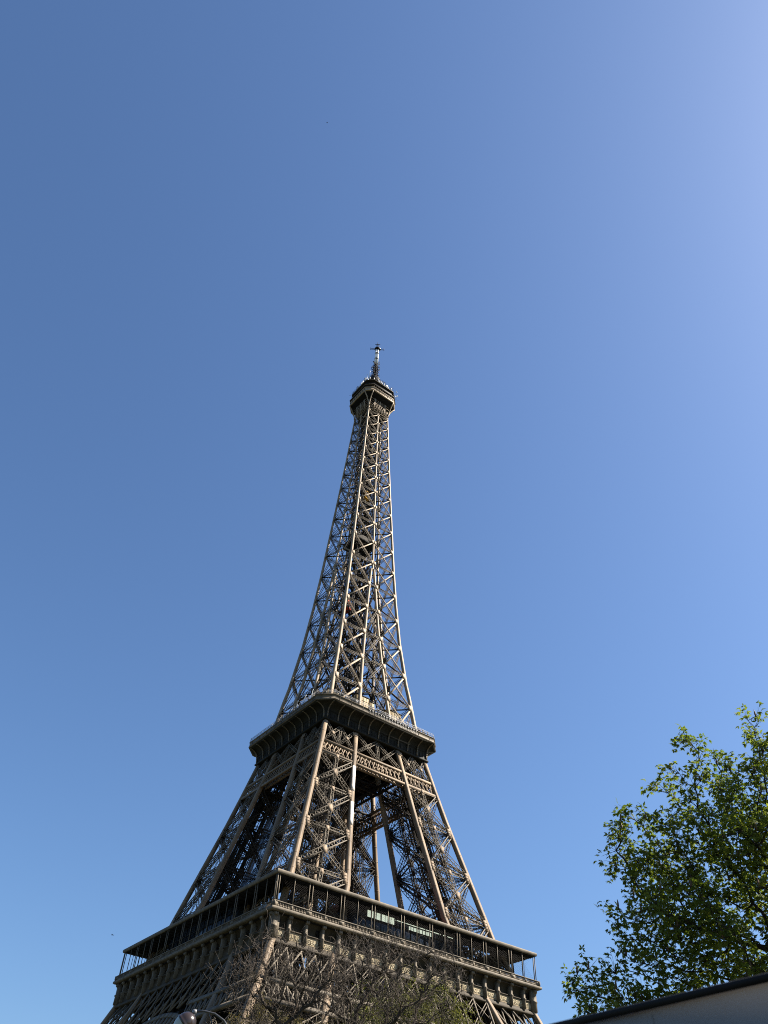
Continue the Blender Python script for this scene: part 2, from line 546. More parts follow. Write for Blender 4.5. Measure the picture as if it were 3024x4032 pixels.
# ------------------------------------------------------------------ belt girders
def belt(k, zt, zb, nd, ch_h, bar, name, m, depth=2):
    mb = MB()
    n = W(k, 0, -1, 0.2)
    for lay in range(depth):
        off = 0.35+lay*1.5
        P = lambda x, z: W(k, x, -(H(z)-off), z)
        for z, hh in ((zt, ch_h), (zb, ch_h)):
            e = H(z)-CW(z)*0.6
            mb.beam(P(-e, z), P(e, z), hh, 0.5, n)
        et, eb = H(zt)-1.2, H(zb)-1.2
        q = W(k, 0, 0.12, 0)
        for i in range(nd):
            a, b = -1+2*i/nd, -1+2*(i+1)/nd
            mb.beam(P(a*eb, zb), P(b*et, zt), bar, 0.09, n)
            mb.beam(P(b*eb, zb)+q, P(a*et, zt)+q, bar, 0.09, n)
            c = (a+b)/2
            mb.beam(P(a*eb, zb)+q, P(c*et, zt)+q, bar, 0.05, n) if False else None
    # tie bars between the layers
    for i in range(nd+1):
        a = -1+2*i/nd
        for z in (zt, zb):
            e = H(z)-1.2
            mb.beam(W(k, a*e, -(H(z)-0.35), z), W(k, a*e, -(H(z)-1.85), z), 0.25, 0.12, (0, 0, 1))
    return mb.build(name, m, tower)

for k in range(4):
    belt(k, 104.65, 101.1, 26, 0.62, 0.3, 'belt_girder', CHORD)
    # bracing bays between the legs, below the second floor
    mb = MB()
    n = W(k, 0, -1, 0.2)
    P = lambda x, z: W(k, x, -(H(z)-0.6), z)
    za, zb = 105.0, 111.0
    for i in range(2):
        X = lambda f, z: -I(z)+0.0+2*I(z)*f
        f0, f1 = i/2, (i+1)/2
        lattice(mb, P(X(f0, za), za), P(X(f1, zb), zb), 0.75, 0.6, n, 0.12, 0.08)
        lattice(mb, P(X(f1, za), za), P(X(f0, zb), zb), 0.75, 0.6, n, 0.12, 0.08)
    lattice(mb, P(0, za), P(0, zb), 0.6, 0.6, n, 0.11, 0.07)
    mb.build('lattice_panel', IRON, tower)

# dark deck underside and beams of the second floor
mb = MB()
mb.box(-16.6, 16.6, -16.6, 16.6, 111.4, 111.9)
for t in np.linspace(-15, 15, 9):
    mb.box(t-0.2, t+0.2, -16.4, 16.4, 109.6, 111.4)
    mb.box(-16.4, 16.4, t-0.17, t+0.17, 109.9, 111.396)
for t in (-7.7, 7.7):
    for z in (102.2, 104.2):
        mb.beam((t, -18, z), (t, 18, z), 0.5, 0.5)
        mb.beam((-18, t, z+0.003), (18, t, z+0.003), 0.46, 0.46)
    for i in range(18):
        u0, u1 = -18+2*i, -16+2*i
        mb.beam((t, u0, 102.2), (t, u1, 104.2), 0.25, 0.1, (1, 0, 0))
        mb.beam((t, u1, 102.2), (t, u0, 104.2), 0.25, 0.12, (1, 0, 0))
        mb.beam((u0, t, 102.2), (u1, t, 104.2), 0.25, 0.1, (0, 1, 0))
        mb.beam((u1, t, 102.2), (u0, t, 104.2), 0.25, 0.12, (0, 1, 0))
mb.build('second_floor_deck', DARK, tower)

# ------------------------------------------------------------------ arches and lower girders
for k in range(4):
    n = W(k, 0, -1, 0.45)
    mb = MB()
    P = lambda x, z, o=0.3: W(k, x, -(H(z)-o), z)
    # trellis between frieze and arch (vertical posts each bay, two tiers of twin diagonals)
    zt, zb, zm = 50.2, 42.9, 46.6
    for i in range(-9, 10):
        x = i*3.93
        if abs(x) > I(46)-0.5:
            continue
        mb.beam(P(x, zb), P(x, zt), 0.34, 0.25, n)
        if abs(x+3.93) < I(46):
            q = W(k, 0, 0.25, 0)
            for (a, b, c_, d_) in ((x, zb, x+3.93, zm), (x, zm, x+3.93, zt)):
                mb.beam(P(a, b), P(c_, d_), 0.17, 0.12, n)
                mb.beam(P(a+0.75, b), P(c_+0.0, d_-0.7), 0.14, 0.1, n)
                mb.beam(P(c_, b)+q, P(a, d_)+q, 0.17, 0.12, n)
    mb.build('trellis_girder', IRON, tower)
    # lower band of the legs: chords with small verticals and crossing bars
    for s in (-1, 1):
        mb = MB()
        for z, hh in ((42.9, 0.75), (39.3, 0.75)):
            mb.beam(P(s*(H(z)-0.6), z), P(s*13.0, z), hh, 0.6, n)
        for i in range(13):
            x0, x1 = s*(H(41)-1.2-i*2.0), s*(H(41)-3.2-i*2.0)
            mb.beam(P(x0, 39.3), P(x0, 42.9), 0.3, 0.25, n)
            mb.beam(P(x0, 39.3), P(x1, 42.9), 0.26, 0.15, n)
            q = W(k, 0, 0.25, 0)
            mb.beam(P(x1, 39.3)+q, P(x0, 42.9)+q, 0.26, 0.15, n)
        mb.build('belt_girder', IRON, tower)
    # decorative arch: two rims, radial webs leaving rounded slots
    mb = MB()
    zc, Ro, Ri = 2.5, 40.3, 36.2
    def A(r, t, o=0.25):
        z = zc+r*math.cos(t)
        return W(k, r*math.sin(t), -(H(z)-o), z)
    N = 44
    ts = [(-1.15+2.3*i/N) for i in range(N+1)]
    for i in range(N):
        t0, t1 = ts[i], ts[i+1]
        for r, wd in ((Ro-0.45, 0.9), (Ri, 0.8), (Ri-1.3, 0.35)):
            mb.beam(A(r, t0), A(r, t1), wd, 0.35, n)
        mb.beam(A(Ri, t0, 0.3), A(Ro-0.5, t0, 0.3), 1.0, 0.25, n)
        mb.beam(A(Ro-0.9, t0, 0.33), A(Ro-0.45, t0+0.0, 0.33), 1.5, 0.2, n)
    mb.build('decorative_arch', IRON, tower)

# dark inner cross girders below the first floor
mb = MB()
for t in (-33, -24, -12, 0, 12, 24, 33):
    for z in (44.5, 54.2):
        mb.beam((t, -34, z), (t, 34, z), 0.7, 0.7)
        mb.beam((-34, t, z+0.005), (34, t, z+0.005), 0.66, 0.66)
    for i in range(17):
        u0, u1 = -34+4*i, -30+4*i
        for p, q in (((t, u0, 44.5), (t, u1, 54)), ((t, u1, 44.5), (t, u0, 54))):
            mb.beam(p, q, 0.4, 0.2, (1, 0, 0))
            mb.beam((p[1], p[0], p[2]), (q[1], q[0], q[2]), 0.4, 0.2, (0, 1, 0))
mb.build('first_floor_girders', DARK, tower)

# ------------------------------------------------------------------ first floor gallery
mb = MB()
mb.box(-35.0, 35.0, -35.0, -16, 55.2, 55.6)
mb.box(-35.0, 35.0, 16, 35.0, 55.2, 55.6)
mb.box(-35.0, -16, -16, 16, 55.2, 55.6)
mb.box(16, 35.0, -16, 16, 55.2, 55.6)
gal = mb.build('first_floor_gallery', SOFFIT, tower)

def sweep(mb, k, prof, close=True):
    """profile of (outward distance, z) swept along one side with mitred ends"""
    vs, fs = [], []
    m = len(prof)
    for e in (-1, 1):
        for h_, z in prof:
            vs.append(W(k, e*h_, -h_, z))
    for i in range(m if close else m-1):
        j = (i+1) % m
        fs.append((i, j, m+j, m+i))
    mb.raw(vs, fs)

BAY = 70.56/18
NAMES = ['JAMIN', 'GAY-LUSSAC', 'FIZEAU', 'SCHNEIDER', 'LE CHATELIER', 'BERTHIER', 'BARRAL', 'DE DION', 'GOUIN', 'JOUSSELIN', 'BROCA', 'BECQUEREL', 'CORIOLIS', 'CAIL', 'TRIGER', 'GIFFARD', 'PERRIER', 'STURM']

def text_mesh(name, txt, size, mx, m, parent, depth=0.06, width=None):
    cu = bpy.data.curves.new(name, 'FONT')
    cu.body = txt
    cu.size = size
    cu.extrude = depth
    cu.align_x = 'CENTER'
    cu.resolution_u = 2
    ob = bpy.data.objects.new(name+'_c', cu)
    COL.objects.link(ob)
    bpy.context.view_layer.update()
    dg = bpy.context.evaluated_depsgraph_get()
    me = bpy.data.meshes.new_from_object(ob.evaluated_get(dg))
    bpy.data.objects.remove(ob)
    bpy.data.curves.remove(cu)
    xs = [v.co.x for v in me.vertices]
    sc = 1.0
    if width and max(xs)-min(xs) > width:
        sc = width/(max(xs)-min(xs))
    me.transform(mx @ Matrix.Diagonal((sc, 1, 1, 1)))
    me.materials.clear()
    me.materials.append(m)
    me.name = name
    o = bpy.data.objects.new(name, me)
    COL.objects.link(o)
    o.parent = parent
    return o

def rotz4(k):
    return Matrix([[*ROT[k][0], 0], [*ROT[k][1], 0], [*ROT[k][2], 0], [0, 0, 0, 1]])

console_me = None
for k in range(4):
    # cornice slab
    mb = MB()
    sweep(mb, k, [(34.3, 55.42), (35.7, 55.42), (35.95, 55.6), (35.95, 55.98), (35.75, 56.04), (34.3, 56.04)])
    mb.build('cornice', TRIM, gal)
    # frieze wall: bottom moulding, name strip, shelf, concave cove
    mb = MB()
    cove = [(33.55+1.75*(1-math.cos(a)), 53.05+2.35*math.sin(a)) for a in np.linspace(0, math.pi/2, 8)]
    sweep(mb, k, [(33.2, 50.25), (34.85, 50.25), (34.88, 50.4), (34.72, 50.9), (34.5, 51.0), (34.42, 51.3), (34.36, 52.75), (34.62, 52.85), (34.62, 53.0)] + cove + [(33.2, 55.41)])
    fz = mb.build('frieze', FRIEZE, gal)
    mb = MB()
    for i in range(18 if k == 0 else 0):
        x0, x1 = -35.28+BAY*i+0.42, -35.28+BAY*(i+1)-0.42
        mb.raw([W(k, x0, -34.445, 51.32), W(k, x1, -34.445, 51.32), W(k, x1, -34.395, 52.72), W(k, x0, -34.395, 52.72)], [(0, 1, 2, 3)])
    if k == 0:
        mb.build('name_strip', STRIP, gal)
    # balustrade
    mb = MB()
    sweep(mb, k, [(35.2, 57.05), (35.62, 57.05), (35.62, 57.2), (35.2, 57.2)])
    sweep(mb, k, [(35.25, 56.04), (35.6, 56.04), (35.58, 56.18), (35.25, 56.18)])
    nb = 190
    for i in range(nb):
        x = -35.0+70.0*(i+0.5)/nb
        mb.beam(W(k, x, -35.42, 56.18), W(k, x, -35.42, 56.55), 0.22, 0.2, (0, 1, 0))
        mb.beam(W(k, x, -35.42, 56.55), W(k, x, -35.42, 57.05), 0.17, 0.15, (0, 1, 0))
    for i in range(-9, 10):
        x = i*BAY
        w = 0.62 if i % 2 else 0.22
        mb.box(*sorted((W(k, x-w, -35.55, 0)[0], W(k, x+w, -35.3, 0)[0])), *sorted((W(k, x-w, -35.55, 0)[1], W(k, x+w, -35.3, 0)[1])), 56.18, 57.05)
        if i % 2:
            c = W(k, x, -35.58, 56.6)
            mb.lathe(c, [(0.0, 0.12), (0.2, 0.1), (0.3, 0.0)], 10, W(k, 0, -1, 0))
    mb.build('balustrade', TRIM, gal)
    # consoles
    for i in range(-9, 10):
        if console_me is None or True:
            mb = MB()
            ends = abs(i) == 9
            x = i*(BAY-0.03) if not ends else i/9*34.4
            w = 0.27 if not ends else 0.5
            prof = [(33.4, 51.0), (35.06, 51.0), (35.02, 52.7), (35.2, 52.85), (35.2, 53.05), (34.98, 53.15), (35.0, 54.4), (35.1, 54.75), (35.1, 55.4), (33.4, 55.4)]
            vs = [W(k, x-w, -h_, z) for h_, z in prof]+[W(k, x+w, -h_, z) for h_, z in prof]
            m_ = len(prof)
            fs = [(a, (a+1) % m_, m_+(a+1) % m_, m_+a) for a in range(m_)]
            fs += [tuple(range(m_-1, -1, -1)), tuple(range(m_, 2*m_))]
            mb.raw(vs, fs)
            ax = W(k, 1, 0, 0)
            c = W(k, x, -35.12, 55.02)
            mb.lathe(c-ax*0.36, [(0.0, 0), (0.36, 0.0), (0.36, 0.22), (0.3, 0.28), (0.3, 0.44), (0.36, 0.5), (0.36, 0.72), (0.0, 0.72)], 14, ax)
            mb.build('console', TRIM, gal)
    # canopy roof
    mb = MB()
    sweep(mb, k, [(29.0, 62.42), (35.35, 62.3), (35.5, 62.36), (35.62, 62.75), (35.5, 63.05), (35.3, 63.12), (29.0, 63.2)])
    mb.build('canopy_roof', TRIM, gal)
    # soffit lining
    mb = MB()
    sweep(mb, k, [(29.1, 62.38), (35.2, 62.26), (35.2, 62.3), (29.1, 62.42)])
    for x in np.arange(-34, 34.1, 1.96):
        mb.beam(W(k, x, -29.2, 62.3), W(k, x, -35.2, 62.2), 0.12, 0.16)
    mb.build('canopy_soffit', SOFFIT, gal)
    # posts: pairs at every second console, single ones between
    far = MB()
    for i in range(-9, 10):
        x = i*BAY*0.992
        if i % 2:
            for dx in (-0.39, 0.39):
                mb = MB() if k < 2 else far
                x_ = max(-35.1, min(35.1, x+dx)) if abs(i) == 9 else x+dx
                mb.tube([W(k, x_, -35.15, 56.3), W(k, x_, -35.15, 62.3)], 0.1, 8)
                if k < 2:
                    mb.build('post', TRIM, gal)
        else:
            mb = MB() if k < 2 else far
            mb.tube([W(k, x, -35.1, 56.3), W(k, x, -35.1, 62.3)], 0.09, 6)
            if k < 2:
                mb.build('post', TRIM, gal)
        if k < 2 and i < 9:
            far.tube([W(k, x+BAY/2, -33.6, 55.6), W(k, x+BAY/2, -33.6, 62.3)], 0.06, 5)
    pf = far.build('slim_posts' if k < 2 else 'far_posts', DARK if k < 2 else TRIM, gal)
    pf['kind'] = 'stuff'
    # safety netting: crossing wires
    if k == 0:
        mb = MB()
        for i in range(-90, 91):
            x = i*0.42
            for sg in (-1, 1):
                x0, x1 = x, x+sg*5.2
                if abs(x0) < 35 and abs(x1) < 35:
                    mb.beam(W(k, x0, -35.0-0.02*sg, 57.1), W(k, x1, -35.0-0.02*sg, 62.3), 0.014, 0.014)
        mb.build('safety_netting', DARK, gal)
    # floor-edge wall behind the walkway (pavilion front)
    if k == 0:
        for i, nm in enumerate(NAMES):
            x = -35.28+BAY*(i+0.5)
            mx = rotz4(k) @ Matrix.Translation((x, -34.46, 51.62)) @ Matrix.Rotation(R(88), 4, 'X')
            text_mesh('lettering', nm, 1.15, mx, GOLD, gal, 0.05, 2.75)
    if k == 1:
        mx = rotz4(k) @ Matrix.Translation((32.2, -35.96, 56.2)) @ Matrix.Rotation(R(90), 4, 'X')
        lt = text_mesh('lettering', '1887-1889', 0.75, mx, STEEL, gal, 0.03, 3.4)

# pavilions between the legs on the first floor
def pavilion(k):
    mb = MB()
    vs = [W(k, *p) for p in ((-14, -33, 55.6), (14, -33, 55.6), (14, -19, 55.6), (-14, -19, 55.6), (-14.4, -33, 62.2), (14.4, -33, 62.2), (14.4, -19, 62.2), (-14.4, -19, 62.2))]
    mb.raw(vs, [(3, 2, 1, 0), (4, 5, 6, 7), (0, 1, 5, 4), (1, 2, 6, 5), (2, 3, 7, 6), (3, 0, 4, 7)])
    pv = mb.build('pavilion', DGLASS, gal)
    mb = MB()
    vs = [W(k, *p) for p in ((-14.5, -32.2, 63.25), (13.5, -32.2, 63.25), (13.5, -19, 63.25), (-14.5, -19, 63.25), (-14.2, -32.0, 64.1), (9.5, -32.0, 64.3), (9.5, -19, 64.3), (-14.2, -19, 64.1))]
    mb.raw(vs, [(3, 2, 1, 0), (4, 5, 6, 7), (0, 1, 5, 4), (1, 2, 6, 5), (2, 3, 7, 6), (3, 0, 4, 7)])
    mb.build('roof', PAVRED, pv)
    mb = MB()
    n = W(k, 0, -1, 0)
    if k == 1:
        spans = [(-6.6+i*1.45, -6.6+i*1.45+1.3) for i in range(12)]
    else:
        spans = [(-11.6, -10.75)] + [(-10.6+i*1.24, -10.6+i*1.24+1.12) for i in range(5)] + [(-0.5+i*1.28, -0.5+i*1.28+1.1) for i in range(5)]
    for i, (a, b) in enumerate(spans):
        z0, z1 = (60.4, 61.75) if i < 6 else (60.35, 61.1)
        if k == 1:
            z0, z1 = 57.1+0.25*(i % 3), 59.0-0.1*(i % 4)
        mb.raw([W(k, a, -33.06, z0), W(k, b, -33.06, z0), W(k, b, -33.02, z1), W(k, a, -33.02, z1)], [(0, 1, 2, 3)])
    if k != 1:
        mb.raw([W(k, -4.2, -33.06, 61.35), W(k, 12, -33.06, 61.35), W(k, 12, -33.06, 61.52), W(k, -4.2, -33.06, 61.52)], [(0, 1, 2, 3)])
    mb.build('window_band', GLOWWIN if k == 0 else GLASS, pv)
    mb = MB()
    for x in np.arange(-14, 14.1, 2.0):
        mb.beam(W(k, x, -33.1, 55.6), W(k, x, -33.1, 62.2), 0.12, 0.14)
    for z in (57.5, 60.2, 61.8):
        mb.beam(W(k, -14, -33.1, z), W(k, 14, -33.1, z), 0.1, 0.18)
    mb.build('window_frame', DARK, pv)
    mb = MB()
    for x, w, z in ((-13.6, 1.0, 61.6), (8.0, 0.9, 61.6), (9.4, 0.9, 61.4), (10.9, 1.3, 61.3)):
        mb.raw([W(k, x, -33.3, z), W(k, x+w, -33.3, z-0.1), W(k, x+w, -33.3, z-0.8), W(k, x+w*0.4, -33.3, z-0.6)], [(0, 1, 2, 3), (3, 2, 1, 0)])
    mb.build('awning', PAVRED, pv)
for k in range(4):
    pavilion(k)
# inner fixtures of the gallery corners: columns and partitions seen under the canopy
mb = MB()
for k in range(2):
    for x in np.arange(-33, 33.1, 3.3):
        if abs(x) > 15:
            mb.beam(W(k, x, -rnd.uniform(29, 31), 55.6), W(k, x, -30, 62.4), 0.3, 0.3)
    for i in range(16):
        x = rnd.uniform(15, 31)*rnd.choice((-1, 1))
        z = rnd.uniform(55.6, 57)
        mb.beam(W(k, x, -rnd.uniform(28, 32), z), W(k, x+rnd.uniform(-2, 2), -rnd.uniform(27, 31), z+rnd.uniform(0.6, 3)), rnd.uniform(0.1, 0.6), 0.1)
ft = mb.build('gallery_fittings', DARK, gal)
ft['kind'] = 'stuff'

# ------------------------------------------------------------------ second floor gallery
W2, C2 = 20.6, 3.4
def octa(w, c):
    return [(-w+c, -w), (w-c, -w), (w, -w+c), (w, w-c), (w-c, w), (-w+c, w), (-w, w-c), (-w, -w+c)]
def ring(mb, prof):
    """stack of octagon rings (w, c, z)"""
    vs, fs = [], []
    for w, c, z in prof:
        vs += [(x, y, z) for x, y in octa(w, c)]
    for i in range(len(prof)-1):
        for j in range(8):
            fs.append((i*8+j, i*8+(j+1) % 8, (i+1)*8+(j+1) % 8, (i+1)*8+j))
    fs.append(tuple(range(7, -1, -1)))
    fs.append(tuple((len(prof)-1)*8+j for j in range(8)))
    mb.raw(vs, fs)

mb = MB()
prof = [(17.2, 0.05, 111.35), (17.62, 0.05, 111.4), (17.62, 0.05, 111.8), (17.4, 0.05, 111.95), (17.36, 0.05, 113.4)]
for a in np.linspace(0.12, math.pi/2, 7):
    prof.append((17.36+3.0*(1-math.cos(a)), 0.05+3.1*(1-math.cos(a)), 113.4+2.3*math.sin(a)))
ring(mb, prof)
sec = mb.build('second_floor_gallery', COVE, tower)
mb = MB()
ring(mb, [(20.3, 3.3, 115.72), (20.62, 3.4, 115.75), (20.62, 3.4, 116.05), (20.5, 3.38, 116.15), (20.5, 3.38, 117.2), (20.62, 3.4, 117.24), (20.62, 3.4, 117.4), (20.2, 3.3, 117.42)])
par = mb.build('parapet', TRIM, sec)
# dark joints and panel seams on the parapet
mb = MB()
for k in range(4):
    for x in np.arange(-15.4, 15.5, 3.85):
        mb.beam(W(k, x, -20.52, 116.2), W(k, x, -20.52, 117.15), 0.12, 0.06, W(k, 0, 1, 0))
    mb.beam(W(k, -17.1, -20.63, 115.95), W(k, 17.1, -20.63, 115.95), 0.07, 0.06, W(k, 0, 1, 0))
mb.build('parapet_joints', DARK, sec)
for k in range(4):
    ribs = [(-16.85+33.7*i/10) for i in range(11)]
    for x in ribs:
        mb = MB()
        pts = [(17.42, 112.0), (17.5, 113.0), (17.62, 113.7)] + [(17.55+2.75*(1-math.cos(a)), 113.6+2.0*math.sin(a)) for a in np.linspace(0.35, 1.5, 7)]
        for (h0, z0), (h1, z1) in zip(pts[:-1], pts[1:]):
            mb.beam(W(k, x, -h0-0.05, z0), W(k, x, -h1-0.05, z1), 0.3, 0.3, W(k, 0, -1, -0.7))
        mb.build('bracket', TRIM, sec)
    mb = MB()
    for i in range(10):
        for f in (1/3, 2/3):
            x = ribs[i]+(ribs[i+1]-ribs[i])*f
            mb.beam(W(k, x, -17.42, 112.0), W(k, x, -17.42, 113.5), 0.07, 0.06, W(k, 0, 1, 0))
    mb.beam(W(k, -17.2, -17.7, 113.95), W(k, 17.2, -17.7, 113.95), 0.08, 0.08)
    mb.build('frieze_seams', DARK, sec)
    # railing with wire mesh and posts
    mb = MB()
    for x0, y0, x1, y1 in ((-17.1, -20.45, 17.1, -20.45), (17.1, -20.45, 20.45, -17.1)):
        L = math.hypot(x1-x0, y1-y0)
        n_ = max(2, int(L/1.9))
        for i in range(n_+1):
            f = i/n_
            x, y = x0+(x1-x0)*f, y0+(y1-y0)*f
            mb.beam(W(k, x, y, 117.4), W(k, x*0.995, y*0.985, 118.75), 0.06, 0.06)
        for z in (118.0, 118.75):
            c = 1.0 if z < 118.5 else 0.985
            mb.beam(W(k, x0, y0*c, z), W(k, x1, y1*c, z), 0.05, 0.05)
        nn = int(L/0.35)
        for i in range(nn):
            f0, f1 = i/nn, (i+1)/nn
            p0, p1 = (x0+(x1-x0)*f0, y0+(y1-y0)*f0), (x0+(x1-x0)*f1, y0+(y1-y0)*f1)
            mb.beam(W(k, *p0, 117.4), W(k, *p1, 118.7), 0.018, 0.018)
            mb.beam(W(k, *p1, 117.4), W(k, *p0, 118.7), 0.018, 0.018)
    mb.build('railing', STEEL, sec)
    # white lattice barrier along the middle of each side
    mb = MB()
    for i in range(18):
        x0, x1 = -6+i*0.95, -5.05+i*0.95
        mb.beam(W(k, x0, -20.66, 116.3), W(k, x1, -20.66, 117.6), 0.07, 0.04, (0, 1, 0))
        mb.beam(W(k, x1, -20.69, 116.3), W(k, x0, -20.69, 117.6), 0.07, 0.04, (0, 1, 0))
    for z in (116.3, 117.6):
        mb.beam(W(k, -6, -20.72, z), W(k, 11.1, -20.72, z), 0.07, 0.05)
    mb.build('lattice_barrier', STEEL, sec)
# curved floodlight arms on the shaded side
for yy in (-14.5, -11.0, -7.2):
    mb = MB()
    mb.tube([(-20.4, yy, 117.4), (-20.5, yy, 118.6), (-20.6, yy-0.2, 119.2), (-20.8, yy-0.7, 119.5), (-20.9, yy-1.2, 119.3), (-20.9, yy-1.4, 118.9)], 0.07, 6)
    mb.build('floodlight_arm', WHITE, sec)
# upper deck and kiosk blocks of the second floor
mb = MB()
mb.box(-17.5, 17.5, -17.5, 17.5, 117.0, 117.2)
mb.box(-11.5, 11.5, -11.5, 11.5, 121.3, 121.7)
mb.build('upper_deck', DARK, sec)
for k in range(4):
    for x0, x1, zt in ((-5.2, -0.8, 125.9), (-0.5, 1.0, 125.2), (5.9, 10.8, 125.4)):
        mb = MB()
        a, b = W(k, x0, -13.2, 0), W(k, x1, -9.5, 0)
        mb.box(min(a[0], b[0]), max(a[0], b[0]), min(a[1], b[1]), max(a[1], b[1]), 117.2, zt)
        hut = mb.build('cabin', TAN, sec)
        mb = MB()
        for x in np.arange(x0+0.7, x1, 0.9):
            mb.beam(W(k, x, -13.22, 117.4), W(k, x, -13.22, zt), 0.06, 0.05)
        mb.beam(W(k, x0, -13.23, zt-1.4), W(k, x1, -13.23, zt-1.4), 0.06, 0.06)
        mb.box(min(a[0], b[0])-0.12, max(a[0], b[0])+0.12, min(a[1], b[1])-0.12, max(a[1], b[1])+0.12, zt+0.002, zt+0.22)
        mb.build('cladding_joints', DARK, hut)

# ------------------------------------------------------------------ upper shaft (second floor to summit)
NODES2 = [116.5, 128.2, 139.4, 149.7, 160.3, 170.6, 180.8, 190.5, 199.9, 208.6, 217.0, 225.0, 232.6, 239.8, 246.7, 252.9, 259.0, 264.7, 269.5]
mb = MB()
# lift shaft and stairs in the core
for z0, z1 in zip(NODES2[:-1], NODES2[1:]):
    c0, c1 = min(2.6, H(z0)*0.45), min(2.6, H(z1)*0.45)
    for sx in (-1, 1):
        for sy in (-1, 1):
            lattice(mb, (sx*c0, sy*c0, z0), (sx*c1, sy*c1, z1), 0.7, 0.7, (0, 1, 0.01), 0.16, 0.09)
    for k in range(4):
        mb.beam(W(k, -c0, -c0, z0), W(k, c1, -c1, z1), 0.22, 0.15, W(k, 0, -1, 0))
        mb.beam(W(k, c0, -c0, z0), W(k, -c1, -c1, z1), 0.22, 0.15, W(k, 0, -1, 0))
        mb.beam(W(k, -c0, -c0, z0), W(k, c0, -c0, z0), 0.35, 0.35)
        for j in range(3):
            x = rnd.uniform(-1, 1)
            mb.beam(W(k, x*c0, -c0*rnd.uniform(0.2, 1), z0), W(k, x*c1, -c1*rnd.uniform(0.3, 1), z1), 0.14, 0.14)
        # plan bracing
        h0 = H(z0)-0.6
        mb.beam(W(k, -h0, -h0, z0), W(k, 0, 0, z0), 0.3, 0.3)
        mb.beam(W(k, 0, -h0, z0), W(k, h0, 0, z0), 0.28, 0.28)
    nst = int((z1-z0)/2.6)
    for i in range(nst):
        za, zb = z0+(z1-z0)*i/nst, z0+(z1-z0)*(i+1)/nst
        s = 1 if i % 2 else -1
        mb.beam((s*c0, 0.8*c0, za), (-s*c0, 0.8*c0, zb), 0.7, 0.2)
        mb.beam((0.7*c0, s*c0, za), (0.7*c0, -s*c0, zb), 0.7, 0.2)
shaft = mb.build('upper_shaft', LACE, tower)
zs2 = [116.5]+[z for z in PZ if 116.5 < z < 267]+[267.4]
for sx in (-1, 1):
    for sy in (-1, 1):
        mb = MB()
        chord_loft(mb, lambda z: sx*(H(z)-CW(z)/2), lambda z: sy*(H(z)-CW(z)/2), zs2, CW)
        mb.build('corner_chord', UPPER, shaft)
